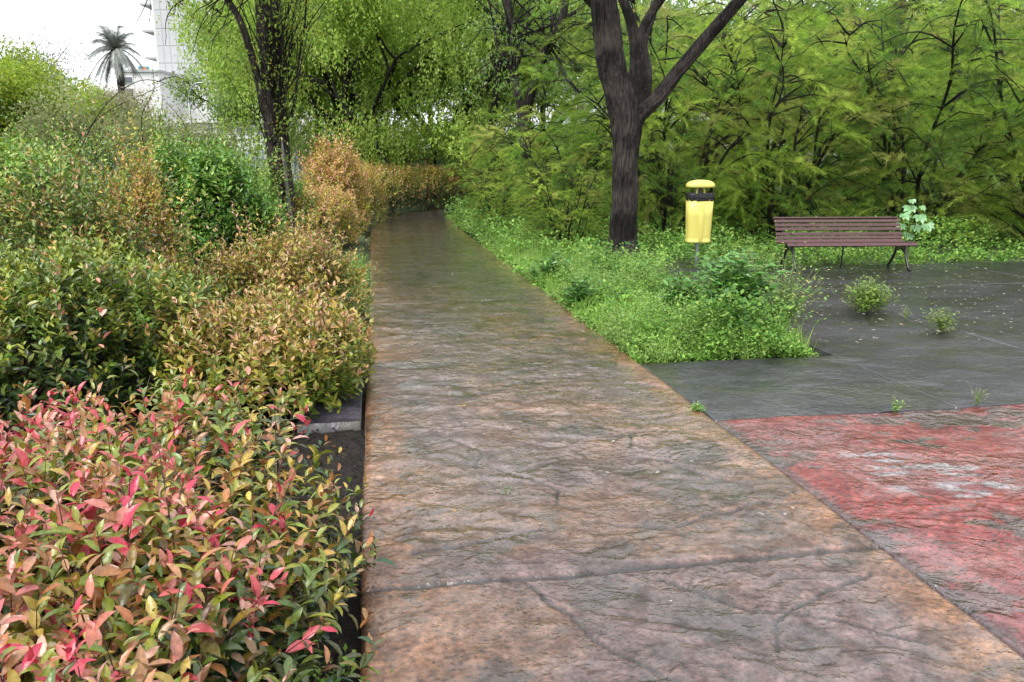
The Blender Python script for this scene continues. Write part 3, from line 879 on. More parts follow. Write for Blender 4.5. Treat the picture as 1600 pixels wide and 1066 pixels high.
broad_tree('olive_tree', 'hazy olive green small tree below the palm', (X_at(215, 22), 22, -.15), 4.0, 1.3, .1, 1.2, [(.32, .36, .14, 3), (.38, .41, .19, 2), (.22, .28, .09, 2)], per=520, leaf=.1, cr=.65, seed=125, low=6, droop=.1, gaps=.2, group='pale trees at the upper left')
broad_tree('olive_tree', 'thin olive green small tree between the white tower and the twin trunks', (X_at(300, 24), 24, -.15), 3.3, 1.2, .1, 1.2, [(.32, .36, .14, 3), (.38, .42, .19, 2), (.22, .29, .09, 2)], per=400, leaf=.1, cr=.6, seed=129, low=5, droop=.1, gaps=.3, group='pale trees at the upper left')
broad_tree('bare_tree', 'grey almost leafless tree top at the far upper left', (X_at(62, 48), 48, -.15), 9.3, 3.5, .2, .8, [(.16, .17, .12, 2), (.2, .2, .16, 2)], per=26, leaf=.12, cr=1.0, seed=133, depth=4, group='pale trees at the upper left')
broad_tree('brown_tree', 'pinkish brown twiggy tree next to the palm', (X_at(165, 42), 42, -.15), 5.9, 2.5, .15, 1.3, [(.40, .33, .24, 3), (.34, .36, .18, 3)], per=420, leaf=.11, cr=.9, seed=137, depth=4, group='pale trees at the upper left', low=6)

# green wall of park trees behind the feathery bushes
GBK = 'park trees behind the feathery bushes'
bk = [(845, 33, 10, 'tall mid green park tree just right of the thick dark trunk'), (960, 36, 11, 'park tree with open crown behind the forked trunk'),
      (1090, 33, 10.5, 'park tree behind the yellow litter bin'), (1210, 37, 11, 'park tree between the bin and the bench, far back'),
      (1340, 33, 10, 'park tree right behind the bench, far back'), (1480, 36, 10.5, 'park tree above the right end of the bench, far back'),
      (470, 47, 9.5, 'dark leafy tree beyond the pale fence, left of the others'), (590, 46, 9.5, 'leafy tree beyond the pale fence behind the slim leaning trunk'), (700, 47, 10, 'leafy tree beyond the pale fence behind the thick dark trunk'), (1600, 32, 9.5, 'park tree at the right edge of the picture, far back'), (1730, 36, 11, 'park tree crown reaching in from the right edge')]
for i, (px, Y, hh, lab) in enumerate(bk):
    broad_tree('park_tree', lab, (X_at(px, Y), Y, -.1), hh, 2.6, .22, 1.3, BACKG, per=300, leaf=.17, cr=1.25, seed=201 + i, group=GBK, low=9, droop=.3, zmin=1.4)
for px_, Y_, lab_ in [(548, 30, 'slim dark bare trunk directly above the tallest orange shrub'), (508, 33, 'thin dark trunk between the twin trunked tree and the orange shrubs'), (770, 27, 'slim dark trunk right of the bend among the feathery bushes')]:
    broad_tree('slim_tree', lab_, (X_at(px_, Y_), Y_, -.15), 10.5, 4.6, .15, .55, PEPPER, per=420, leaf=.12, cr=.8, seed=int(px_), group=GT, hang=.6, droop=.9, lean=(.25, 0), zmin=4.4)
LILAC = [(.52, .48, .56, 1), (.12, .20, .05, 5), (.20, .28, .06, 3)]


def limb_tree(name, label, base_y, limbs, crown_c, pal, per, leaf, seed, crown_r=.7, furrow=0, seg=10, bark=None, base=None, group=None, hang=0.0, droop=.4, twigs=0, extra_parts=None, n=40):
    """trunk and limbs traced as 3-D curves: limbs = [([(px,py,dY)...],[radius...])]"""
    b = base
    root = thing(name, label, 'tree', tuple(b), 0, group)
    rs = np.random.default_rng(seed)
    lines = []
    for pts, rad in limbs:
        P = [tuple(at(px, py, base_y + dy) - Vector(b)) for px, py, dy in pts]
        nn_ = n
        Pl = smoothline(P, nn_)
        rl = np.interp(np.linspace(0, len(rad) - 1, nn_), range(len(rad)), rad)
        lines.append((Pl, rl))
    tubes('trunk', lines, bark or M_BARK, root, seg=seg, furrow=furrow)
    return root, lines, rs


# forked tree in the green bed
B0 = tuple(G(972, 402)); BY = B0[1]
root, lines, rs = limb_tree('forked_tree', 'large dark tree with furrowed bark forking into several limbs beside the yellow bin', BY, [
    ([(972, 415, 0), (972, 396, 0), (973, 370, 0), (975, 320, 0), (977, 270, .02), (978, 225, .05), (978, 190, .1), (968, 150, .1), (958, 110, .08), (950, 60, .05), (944, 10, 0), (936, -60, -.1), (925, -140, -.2)], [.42, .30, .24, .215, .20, .21, .245, .245, .23, .215, .20, .17, .13]),
    ([(985, 260, .05), (990, 215, .05), (996, 185, .08), (1030, 150, .1), (1060, 112, .1), (1095, 70, 0), (1125, 35, -.1), (1160, -5, -.2), (1220, -80, -.4)], [.10, .12, .13, .115, .105, .10, .10, .10, .08]),
    ([(985, 215, .15), (992, 170, .25), (992, 130, .3), (994, 80, .4), (985, 30, .5), (960, -30, .6)], [.12, .14, .125, .10, .085, .06]),
    ([(992, 90, .35), (1000, 55, .4), (1015, 25, .45), (1035, -5, .5), (1060, -60, .6)], [.07, .07, .075, .065, .04]),
    ([(990, 200, .4), (1008, 150, .6), (1010, 110, .75), (1005, 70, .9), (1020, 20, 1.1), (1030, -50, 1.2)], [.10, .10, .085, .075, .065, .05]),
    ([(948, 30, .1), (930, 10, .1), (905, -20, 0), (880, -70, 0)], [.09, .08, .07, .05]),
], None, None, 0, 0, 301, base=B0, furrow=.12, seg=96, n=160)
cs = [np.array(at(px, py, BY + dy) - Vector(B0)) for px, py, dy in [(900, -60, 0), (990, -70, .6), (1080, -60, -.3), (1190, -70, -.5), (1010, 20, 1.4), (1040, 60, 1.6), (880, -30, .6), (1150, 0, .9), (1250, -60, .3), (930, -110, -.8), (1060, -120, -1)]]
crown_blades(root, cs, [.8, .9, .9, .8, .4, .4, .5, .4, .8, 1.1, 1.1], 420, .085, BACKG + LIME, 'far', seed=302, droop=.6)

# twin trunked leaning tree at the left
B1 = tuple(G(446, 406)); LY = B1[1]
root, lines, rs = limb_tree('twin_trunk_tree', 'slim tree with two fused dark trunks and upright suckers in the left bed', LY, [
    ([(450, 425, 0), (449, 405, 0), (446, 370, 0), (440, 320, 0), (434, 260, 0), (428, 215, 0), (424, 175, 0), (420, 120, 0), (414, 60, 0), (408, 0, 0), (402, -70, 0)], [.17, .15, .13, .125, .125, .14, .14, .115, .105, .10, .08]),
    ([(462, 425, -.08), (460, 400, -.08), (456, 350, -.06), (451, 290, -.05), (445, 235, -.03), (440, 190, 0), (436, 150, .04), (432, 100, .06), (428, 40, .1), (424, -30, .1)], [.10, .085, .075, .07, .075, .09, .10, .095, .085, .07]),
    ([(428, 205, -.03), (415, 170, -.08), (402, 120, -.14), (388, 70, -.2), (374, 30, -.25), (350, -10, -.3), (320, -60, -.3)], [.08, .075, .06, .055, .05, .04, .03]),
    ([(447, 200, -.03), (455, 180, -.05), (462, 150, -.1), (466, 100, -.12), (476, 40, -.15), (480, -30, -.2)], [.035, .03, .022, .02, .016, .012]),
], None, None, 0, 0, 311, base=B1, furrow=.10, seg=56, n=110)
M_BARE = barkmat('bare_wood', (.10, .09, .085), (.36, .34, .32), .8)
tubes('bare_wood_strip', [(smoothline([tuple(at(px, py, LY - .14) - Vector(B1)) for px, py in [(460, 405), (455, 350), (449, 300), (444, 250), (440, 215)]], 30), np.interp(np.linspace(0, 1, 30), [0, .3, .8, 1], [.03, .036, .028, .006]))], M_BARE, root, seg=14, furrow=.2)
lines = []
for k in range(70):
    x0 = rs.normal(430, 12); y0 = rs.uniform(60, 225); ln = rs.uniform(70, 190); dx = rs.normal(0, 26) + (x0 - 430) * 1.3
    if k % 2: dx += 18
    Pk = [tuple(at(x0, y0, LY - .12) - Vector(B1)), tuple(at(x0 + dx * .6, y0 - ln * .45, LY - .12 + rs.normal(0, .2)) - Vector(B1)), tuple(at(x0 + dx, y0 - ln, LY + rs.normal(0, .3)) - Vector(B1))]
    lines.append((wiggle(smoothline(Pk, 10), .03, rs), np.linspace(.011, .004, 10)))
for k in range(16):     # hanging bare twigs at the top left
    x0 = rs.uniform(240, 400); y0 = rs.uniform(-40, 10)
    Pk = [tuple(at(370, -30, LY - .3) - Vector(B1)), tuple(at(x0, y0, LY - .4) - Vector(B1)), tuple(at(x0 - rs.uniform(10, 50), y0 + rs.uniform(30, 80), LY - .5) - Vector(B1))]
    lines.append((wiggle(smoothline(Pk, 12), .08, rs), np.linspace(.014, .004, 12)))
tubes('suckers', lines, M_BARK2, root, seg=5)
cs, rd = [], []
for k in range(120):
    x0 = rs.normal(438, 36); y0 = rs.uniform(-40, 205); cs.append(np.array(at(x0, y0, LY + rs.normal(-.05, .25)) - Vector(B1))); rd.append(rs.uniform(.14, .26))
for k in range(22):
    x0 = rs.uniform(225, 420) ; y0 = rs.uniform(-90, 8); cs.append(np.array(at(x0, y0, LY + rs.normal(-.4, .25)) - Vector(B1))); rd.append(rs.uniform(.12, .25))
for k in range(24):
    x0 = rs.uniform(330, 560); y0 = rs.uniform(-160, -30); cs.append(np.array(at(x0, y0, LY + rs.normal(-.2, .6)) - Vector(B1))); rd.append(rs.uniform(.4, .7))
crown_blades(root, cs, rd, 640, .06, LIME + [(.36, .36, .04, 2), (.10, .17, .03, 2)], 'mid', seed=313, droop=.7)

# open many-stemmed tree left of the forked one, lilac blossom in its top
B2 = (X_at(822, 20.5), 20.5, -.1)
root, lines, rs = limb_tree('lilac_blossom_tree', 'slender many stemmed tree with sparse lilac blossom left of the forked tree', 20.5, [
    ([(822, 330, 0), (822, 260, 0), (818, 195, 0), (812, 160, 0), (803, 120, .1), (800, 70, .1), (794, 20, .2), (785, -60, .2)], [.16, .14, .15, .10, .09, .085, .08, .06]),
    ([(820, 200, 0), (826, 160, 0), (840, 110, -.1), (850, 80, -.1), (878, 30, -.2), (885, -10, -.2), (890, -60, -.2)], [.13, .13, .10, .095, .10, .09, .07]),
    ([(840, 110, -.1), (860, 60, .2), (862, 20, .3), (850, -40, .4)], [.06, .05, .05, .04]),
    ([(806, 120, .1), (780, 80, .2), (770, 30, .3), (760, -20, .3)], [.05, .04, .03, .03]),
    ([(880, 30, -.2), (910, 10, -.2), (940, -30, -.2)], [.05, .04, .03]),
    ([(812, 165, 0), (808, 110, .4), (820, 60, .5), (830, -10, .6)], [.05, .045, .035, .03]),
], None, None, 0, 0, 321, base=B2, furrow=.05, seg=14, n=40)
lines = []
cs, rd = [], []
for k in range(46):
    x0 = rs.uniform(715, 960); y0 = rs.uniform(-60, 150)
    st = (rs.choice([800, 850, 878]), rs.uniform(20, 110))
    e = np.array(at(x0, y0, 20.5 + rs.normal(0, .8)) - Vector(B2))
    Pk = [tuple(at(st[0], st[1], 20.5) - Vector(B2)), tuple((np.array(at(st[0], st[1], 20.5) - Vector(B2)) + e) / 2 + np.array([0, 0, .25])), tuple(e)]
    lines.append((wiggle(smoothline(Pk, 9), .08, rs), np.linspace(.028, .006, 9)))
    cs.append(e); rd.append(rs.uniform(.35, .6))
tubes('twigs', lines, M_BARK2, root, seg=5)
crown_blades(root, cs, rd, 300, .09, [(.14, .25, .05, 3), (.20, .32, .07, 2)], 'far', seed=323, droop=.8)
crown_blades(root, cs[::2], [r_ * .6 for r_ in rd[::2]], 160, .06, [(.52, .46, .58, 2), (.62, .58, .64, 1)], 'far', m=M_PETAL, seed=324, name='blossom')

# trunk seen high up between the feathery bushes at the right
B3 = (X_at(1404, 27), 27, -.1)
root, lines, rs = limb_tree('dark_trunk_tree', 'dark straight trunk showing at the top edge above the bench', 27, [
    ([(1400, 330, 0), (1400, 200, 0), (1400, 100, 0), (1403, 40, 0), (1407, -20, 0), (1405, -110, 0)], [.24, .22, .2, .2, .21, .2]),
    ([(1402, 40, 0), (1418, 10, 0), (1440, -30, 0), (1470, -80, 0)], [.08, .07, .06, .05])], None, None, 0, 0, 331, base=B3, furrow=.05, seg=14, group=GBK)
crown_blades(root, [np.array(at(px, py, 27) - Vector(B3)) for px, py in [(1330, -60), (1400, -90), (1480, -70), (1540, -40), (1270, -50), (1340, 10), (1500, 0), (1560, 30)]], [1.2] * 5 + [.7] * 3, 240, .15, BACKG + LIME, 'far', seed=332, droop=.5)

# ------------------------------------------------------------------ feathery bushes (tamarisk like)
FEATH = [(.21, .34, .04), (.29, .42, .055), (.14, .26, .035), (.34, .44, .07), (.34, .36, .09), (.09, .18, .03)]


def plumes(root, O, D, Ln, tone, K, sl, sw, rs):
    n = len(O)
    t = rs.random((n, K)) ** .8
    side_ = nrm(rs.normal(0, 1, (n, K, 3)))
    Dn = nrm(D)[:, None]
    pos = O[:, None] + Dn * (t * Ln[:, None])[..., None]
    pos[..., 2] -= (t ** 2) * Ln[:, None] * .42
    dr = Dn - np.array([0, 0, .5]) * t[..., None]
    sd = nrm(dr * 1.0 + side_ * .75)
    base = pos + side_ * .015
    ln = sl * (1.15 - .65 * t) * rs.uniform(.6, 1.3, (n, K))
    wv = nrm(np.cross(sd, side_ + rs.normal(0, .4, (n, K, 3)))) * (sw * .5)
    tip_ = base + sd * ln[..., None]; tip_[..., 2] -= ln * .12
    V = np.stack([base - wv, base + wv, tip_], 2).reshape(-1, 3)
    f = np.arange(len(V)).reshape(-1, 3)
    C = tone[:, None, None, :] * rs.uniform(.8, 1.25, (n, K, 1, 1)) * np.array([1, 1, 1.15])[None, None, :, None]
    C = np.broadcast_to(C, (n, K, 3, 3)).reshape(-1, 3)
    return npmesh('foliage', V, [f], M_FEATHER, root, col=C, smooth=False)


def tamarisk_mesh(seed, h=5.0, spread_=2.2, stems=8, K=105, big=1.0):
    rs = np.random.default_rng(seed)
    root = thing('feathery_bush', 'tmp', 'bush')
    lines, O, D, Ln, tone = [], [], [], [], []
    for s_ in range(stems):
        a_ = 2 * pi * s_ / stems + rs.uniform(-.4, .4)
        out_ = np.array([cos(a_), sin(a_), 0])
        hh = h * rs.uniform(.55, 1.0); rr_ = spread_ * rs.uniform(.35, 1.0)
        P = smoothline([tuple(out_ * .35 * rs.random() + np.array([0, 0, -.1])), tuple(out_ * rr_ * .42 + np.array([0, 0, hh * .30])), tuple(out_ * rr_ * .80 + np.array([0, 0, hh * .68])), tuple(out_ * rr_ * 1.15 + np.array([0, 0, hh * .95]))], 16)
        P = wiggle(P, .2, rs)
        lines.append((P, np.linspace(.05, .012, 16)))
        for b_ in range(22):
            i = rs.integers(1, 16); p0 = P[i]
            az = a_ + rs.normal(0, 1.1)
            d0 = np.array([cos(az), sin(az), rs.uniform(-.25, .9)]); d0 /= np.linalg.norm(d0)
            L = rs.uniform(.7, 1.6) * spread_ / 2.2
            pts = [p0, p0 + d0 * L * .5 + np.array([0, 0, .10 * L]), p0 + d0 * L + np.array([0, 0, -.2 * L])]
            Q = wiggle(smoothline([tuple(q) for q in pts], 8), .05, rs)
            lines.append((Q, np.linspace(.020, .006, 8)))
            tn = np.array(FEATH[rs.integers(len(FEATH))]) * rs.uniform(.6, 1.4)
            for q_ in range(7):
                j = rs.integers(2, 8)
                O.append(Q[j] + rs.normal(0, .04, 3))
                az2 = az + rs.normal(0, .7)
                D.append([cos(az2), sin(az2), rs.uniform(-.2, 1.1)]); Ln.append(rs.uniform(.4, .95) * big)
                tone.append(tn * rs.uniform(.85, 1.15))
    O, D, Ln, tone = np.array(O), np.array(D), np.array(Ln), np.array(tone)
    ok = O[:, 2] > .25
    plumes(root, O[ok], D[ok], Ln[ok], tone[ok], K, .125 * big, .0062 * big, rs)
    tubes('branches', lines, M_BARK2, root, seg=5)
    return root


def copy_tree(o, parent=None):
    c = o.copy(); COL.objects.link(c)
    if parent is not None: c.parent = parent
    for ch in list(o.children): copy_tree(ch, c)
    return c


protos = [tamarisk_mesh(401, 5.2, 2.2), tamarisk_mesh(402, 5.0, 2.4), tamarisk_mesh(403, 4.6, 2.1, 6), tamarisk_mesh(404, 5.6, 2.3)]
GF = 'feathery green bushes along the park side'
spots = [(0, 1.5, 17.6, .72, .3, 'feathery bush just left of the forked tree trunk'),
         (2, .1, 22.0, .62, 1.4, 'pale feathery bush beside the bend of the path'),
         (1, 3.3, 16.9, .95, 2.1, 'feathery bush right behind the yellow litter bin'),
         (3, 5.6, 17.3, 1.0, 4.4, 'tall feathery bush above the left end of the bench'),
         (0, 8.1, 16.5, 1.0, 3.2, 'feathery bush behind the right end of the bench'),
         (2, 10.4, 15.4, 1.1, 5.0, 'feathery bush at the right edge of the picture'),
         (3, 4.3, 21.0, 1.25, .7, 'tall feathery bush in the second row behind the bin'),
         (1, 8.4, 21.5, 1.3, 3.9, 'tall feathery bush in the second row behind the bench'),
         (0, 12.6, 20.5, 1.3, 2.9, 'tall feathery bush in the second row at the right'),
         (1, 1.6, 24.5, .7, 5.6, 'feathery bush deep behind the lilac blossom tree'),
         (2, 12.6, 16.6, 1.1, 1.1, 'feathery bush reaching in past the right edge'),
         (3, 1.0, 14.9, .38, 2.5, 'small low feathery bush in the weeds left of the forked trunk'),
         (0, -.35, 18.6, .36, 1.7, 'low feathery bush leaning over the path edge')]
spots += [(0, 4.2, 25.5, 1.2, 2.2, 'feathery bush in the third row left of the distant bin'),
          (3, 7.6, 26.0, 1.2, 4.1, 'feathery bush in the third row right of the distant bin'),
          (1, 11.6, 25.0, 1.2, .9, 'feathery bush in the third row at the far right'),
          (2, 15.6, 23.0, 1.4, 3.0, 'feathery bush beyond the right edge in the third row'),
          (2, .2, 28.6, .6, .4, 'feathery bush right at the end of the hedge')]
seen = set()
for (k, x, y, s_, rz, lab) in spots:
    o = protos[k] if k not in seen else copy_tree(protos[k])
    seen.add(k)
    o.location = (x, y, -.08); o.rotation_euler = (0, 0, rz); o.scale = (s_, s_, s_)
    tag(o, lab, 'bush', GF)

# ------------------------------------------------------------------ weeds
WEED = [(.22, .42, .065, 3), (.16, .34, .055, 3), (.33, .50, .10, 2), (.11, .25, .045, 1.5)]


def sprigs(name, X, Y, Hh, per, leaf, pal, m=M_SOFT, parent=None, z0=-.06, kind='far', toneS=.7, wid=1.1):
    n = len(X)
    t = rng.random((n, per)) ** .8
    lean = rng.normal(0, .35, (n, 2))
    px = X[:, None] + lean[:, 0:1] * t * Hh[:, None] + rng.normal(0, .022, (n, per))
    py = Y[:, None] + lean[:, 1:2] * t * Hh[:, None] + rng.normal(0, .022, (n, per))
    pz = z0 + t * Hh[:, None]
    P = np.stack([px, py, pz], -1).reshape(-1, 3)
    az = rng.uniform(0, 2 * pi, (n, per))
    D = np.stack([np.cos(az), np.sin(az), rng.uniform(-.2, 1.1, (n, per))], -1).reshape(-1, 3)
    N = nrm(rng.normal(0, .45, (n * per, 3)) + np.array([0, 0, 1.0]))
    tone = (.72 + toneS * fbm(X * toneS * 2, Y * 1.4, 3, 91))[:, None] * rng.uniform(.85, 1.15, (n, 1))
    C = pick(pal, n * per, .2) * np.repeat(tone, per, 1).reshape(-1, 1)
    S_ = leaf * rng.uniform(.6, 1.3, n * per)
    return leaves(name, P, D, N, S_, C, kind, m, parent, wid)


def right_edge_ok(x, y):
    """true on the park side of the path's right edge"""
    T_ = catmull(RE, np.linspace(0, len(RE) - 1, 300))
    i = np.argmin((T_[None, :, 0] - x[:, None]) ** 2 + (T_[None, :, 1] - y[:, None]) ** 2, 1)
    i = np.clip(i, 0, 298)
    d = T_[i + 1] - T_[i]; v = np.stack([x, y], -1) - T_[i, :2]
    return (d[:, 0] * v[:, 1] - d[:, 1] * v[:, 0]) < .02


def in_bed(n, a0, a1, b0, b1):
    a = rng.uniform(a0, a1, n); b = rng.uniform(b0, b1, n)
    return a * CT - b * ST, a * ST + b * CT


x, y = in_bed(6800, 2.06, 3.66, 6.04, 11.4)
hh = .08 + .52 * ss(.25, .8, fbm(x * 1.7, y * 1.7, 3, 95))
bb_ = -x * ST + y * CT; aa_ = x * CT + y * ST
hh *= 1 - .55 * ss(10.2, 11.2, bb_)
hh *= .5 + .5 * ss(6.0, 6.7, bb_) ; hh *= .5 + .5 * ss(2.1, 2.5, aa_)
cl = vn(x * 2.6, y * 2.6, 77)
for k_, (lo_, hi_, lf, pl_, nm_) in enumerate([(0, .38, .024, [(.30, .46, .12, 3), (.22, .38, .08, 2)], 'feathery pale green weeds filling part of the planting bed right of the path'), (.38, .66, .036, WEED, 'low fresh green weeds filling the planting bed right of the path'), (.66, 1.01, .055, WEED + [(.08, .22, .06, 3)], 'broader leaved green weeds in clumps in the planting bed right of the path')]):
    q_ = (cl >= lo_) & (cl < hi_)
    tag(sprigs('weeds', x[q_], y[q_], hh[q_] * (1, .85, 1.1)[k_], (20, 13, 9)[k_], lf, pl_), nm_, 'weeds', kind='stuff')
x, y = in_bed(12500, 2.0, 16, 11.4, 30)
ok = right_edge_ok(x, y); x, y = x[ok], y[ok]
hh = .12 + .55 * ss(.3, .8, fbm(x * 1.1, y * 1.1, 3, 96))
hh *= 1 - .72 * np.exp(-(((x - B0[0]) / .8) ** 2 + ((y - B0[1] + .5) / 1.2) ** 2))
hh *= 1 - .5 * ((x > 4) & (y < 13.6))
tag(sprigs('undergrowth', x, y, hh, 13, .062, WEED), 'tall bright green grass and weeds under the feathery bushes', 'undergrowth', kind='stuff')
x, y = in_bed(1500, 2.10, 3.74, 6.04, 16)
hh = .1 + .22 * rng.random(len(x))
n_ = len(x)
Pg = np.repeat(np.stack([x, y, np.full(n_, -.06)], -1), 5, 0) + rng.normal(0, .02, (n_ * 5, 3)) * [1, 1, 0]
Dg = np.stack([rng.normal(0, .4, n_ * 5), rng.normal(0, .4, n_ * 5), np.ones(n_ * 5)], -1)
tag(leaves('grass', Pg, Dg, np.tile([0, -1.0, .2], (n_ * 5, 1)), np.repeat(hh, 5) * rng.uniform(.7, 1.2, n_ * 5), pick([(.22, .40, .06, 2), (.30, .46, .10, 1)], n_ * 5), 'strap', M_SOFT, wid=.9), 'thin grass blades among the weeds beside the path', 'grass', kind='stuff')
# tiny grass in the soil gap on the left and behind the yellow shrub
x, y = in_bed(150, -.32, -.13, 1.3, 2.3); x2, y2 = in_bed(420, -.5, -.12, 9.0, 12.5)
x = np.concatenate([x, x2]); y = np.concatenate([y, y2])
tag(sprigs('weeds', x, y, np.full(len(x), .12) + np.where(y > 6, .15, 0), 12, .025, WEED), 'sparse small green weeds in the soil gap left of the path', 'weeds', kind='stuff')


def weed_plant(name, label, base, n, r, h, leaf, pal, flowers=0, group=None, kind='mid', fcol=(.75, .6, .12), shoots=None, per=16, flr=1.0):
    root = thing(name, label, 'weed', tuple(base), 0, group)
    a_ = rng.uniform(0, 2 * pi, n); q = rng.random(n)
    Dr = nrm(np.stack([np.cos(a_) * q * r / h, np.sin(a_) * q * r / h, np.ones(n)], -1))
    L = h * rng.uniform(.45, 1.05, n)
    lines = []
    for i in range(n):
        p1 = Dr[i] * L[i]; md = p1 * .5 + np.array([0, 0, .06 * L[i]])
        lines.append((np.array([[0, 0, -.03], md, p1]), (.003, .0025, .0015)))
    t = rng.random((n, per)) ** .7
    off_ = rng.normal(0, r * .3, (n, 1, 2)) * (1 if 'clump' in name or 'tuft' in name else .4)
    P = (Dr[:, None] * (L[:, None] * t)[..., None])
    P[..., :2] += off_
    P = P.reshape(-1, 3) + rng.normal(0, .012, (n * per, 3))
    az = rng.uniform(0, 2 * pi, n * per)
    D = np.stack([np.cos(az), np.sin(az), rng.uniform(-.2, .7, n * per)], -1)
    N = nrm(rng.normal(0, .3, (n * per, 3)) + np.array([0, 0, 1.0]))
    tubes('stems', lines, M_WSTEM, root, seg=4)
    leaves('foliage', P, D, N, leaf * rng.uniform(.6, 1.2, n * per), pick(pal, n * per, .2), kind, M_LEAF2, root)
    if flowers:
        i = rng.integers(0, n, flowers)
        Pf = Dr[i] * (L[i] * rng.uniform(.9, 1.15, flowers) * flr)[:, None] + rng.normal(0, .02, (flowers, 3))
        k = 5
        az = np.tile(np.arange(k) * 2 * pi / k, flowers)
        Df = np.stack([np.cos(az), np.sin(az), np.full(len(az), .4)], -1)
        leaves('blossoms', np.repeat(Pf, k, 0), Df, np.tile([0, 0, 1.0], (len(az), 1)), np.full(len(az), .016), np.tile(fcol, (len(az), 1)) * rng.uniform(.8, 1.1, (len(az), 1)), 'far', M_PETAL, root, 1.6)
    return root


M_WSTEM = mat('green_stem', (.12, .18, .05), .5)
DKW = [(.08, .24, .035, 3), (.12, .31, .05, 2), (.20, .40, .08, 1.3)]
weed_plant('nettle_plant', 'dark green leafy weed, the tallest clump near the corner of the bed', G(1140, 520), 170, .5, .80, .10, DKW, per=15)
weed_plant('nettle_plant', 'dark green leafy weed just left of the tallest clump', G(1060, 500), 80, .36, .5, .085, DKW, per=12)
weed_plant('nettle_plant', 'bluish green leafy weed beside the path edge left of the bed', G(905, 478), 50, .3, .36, .07, DKW + [(.1, .26, .07, 2)], per=12)
weed_plant('nettle_plant', 'dark green leafy weed at the path edge below the forked trunk', G(862, 440), 70, .5, .42, .08, DKW + [(.1, .26, .07, 2)], per=12)
weed_plant('flowering_weed', 'tall wispy weed with small yellow flowers leaning over the dark paving', G(1215, 515), 110, .70, .74, .038, WEED, flowers=90, per=12, fcol=(.72, .62, .22))
weed_plant('flowering_weed', 'wispy pale green weed with a few yellow flowers behind the dark clump', G(1165, 470), 80, .6, .68, .042, WEED, flowers=22, per=12)
weed_plant('weed_clump', 'round green weed with one yellow flower growing from the joint of the dark paving', G(1355, 484), 170, .28, .36, .042, [(.20, .34, .05, 3), (.28, .40, .08, 2)], flowers=3, per=13, fcol=(.8, .5, .03))
weed_plant('weed_clump', 'small thin weed in the paving joint right of the round one', G(1470, 516), 45, .17, .22, .034, [(.20, .30, .06, 3), (.28, .36, .1, 2)], flowers=3, per=11)
weed_plant('weed_clump', 'tiny pale weed between the two clumps on the dark paving', G(1415, 496), 9, .1, .12, .025, [(.25, .32, .1, 3)], per=7)
weed_plant('weed_tuft', 'tiny grass tuft in the corner where brown path meets dark paving', G(1092, 640), 40, .06, .035, .018, WEED, per=8)
weed_plant('weed_tuft', 'tiny green tuft on the line between dark and red paving', G(1400, 640), 12, .05, .06, .02, WEED, per=8)
weed_plant('weed_tuft', 'thin pale tuft on the edge of the red paving further right', G(1526, 629), 10, .06, .11, .018, [(.2, .26, .1, 3)], per=8)
weed_plant('weed_tuft', 'tiny green sprout in a crack in the middle of the path', G(790, 770), 5, .02, .02, .014, WEED, per=4)
# long arching seed stalks of the flowering weed reach out over the paving

# broad lobed sapling beside the bench
def fig_sapling():
    b = at(1418, 395, 12.9); b.z = -.05
    root = thing('fig_sapling', 'young plant with big lobed pale green leaves behind the right end of the bench', 'sapling', tuple(b))
    pts = [(1418, 345, 'stem')]
    ls = []
    spots_ = [(1422, 322, .16), (1436, 336, .17), (1412, 334, .14), (1448, 350, .16), (1428, 352, .15), (1408, 350, .13), (1420, 365, .14), (1440, 322, .1), (1425, 312, .09)]
    Ps, Ds, Ns, Ss, Cs = [], [], [], [], []
    for (px, py, r_) in spots_:
        c = at(px, py, 12.9 + random.uniform(-.2, .15)) - b
        ls.append((smoothline([(0, 0, 0), (c.x * .4, c.y * .4, c.z * .6), tuple(c)], 6), np.linspace(.008, .003, 6)))
        nn_ = Vector((random.uniform(-.3, .3), -.75, .65)).normalized()
        t1 = nn_.cross(Vector((0, 0, 1))).normalized(); t2 = nn_.cross(t1)
        a0 = random.uniform(-.4, .4)
        for q in (-1.25, -.62, 0, .62, 1.25):
            d = t2 * cos(q + a0) + t1 * sin(q + a0)
            Ps.append(list(c)); Ds.append(list(d)); Ns.append(list(nn_)); Ss.append(r_ * (1.05 - .22 * abs(q))); Cs.append((.20, .40, .17))
    tubes('stems', ls, M_WSTEM, root, seg=5)
    Cs = np.array(Cs) * rng.uniform(.8, 1.2, (len(Cs), 1))
    leaves('foliage', np.array(Ps), np.array(Ds), np.array(Ns), np.array(Ss), Cs, 'mid', M_LEAF2, root, 1.2)


fig_sapling()

# ------------------------------------------------------------------ fallen petals
def litter(name, label, n, region, pal, size, z, kind='far'):
    x, y = in_bed(n, *region)
    P = np.stack([x, y, np.full(n, z)], -1)
    az = rng.uniform(0, 2 * pi, n)
    D = np.stack([np.cos(az), np.sin(az), rng.normal(0, .1, n)], -1)
    N = nrm(rng.normal(0, .12, (n, 3)) + np.array([0, 0, 1.0]))
    tag(leaves(name, P, D, N, size * rng.uniform(.5, 1.3, n), pick(pal, n), kind, M_PETAL, None, 1.2), label, 'petals', kind='stuff')


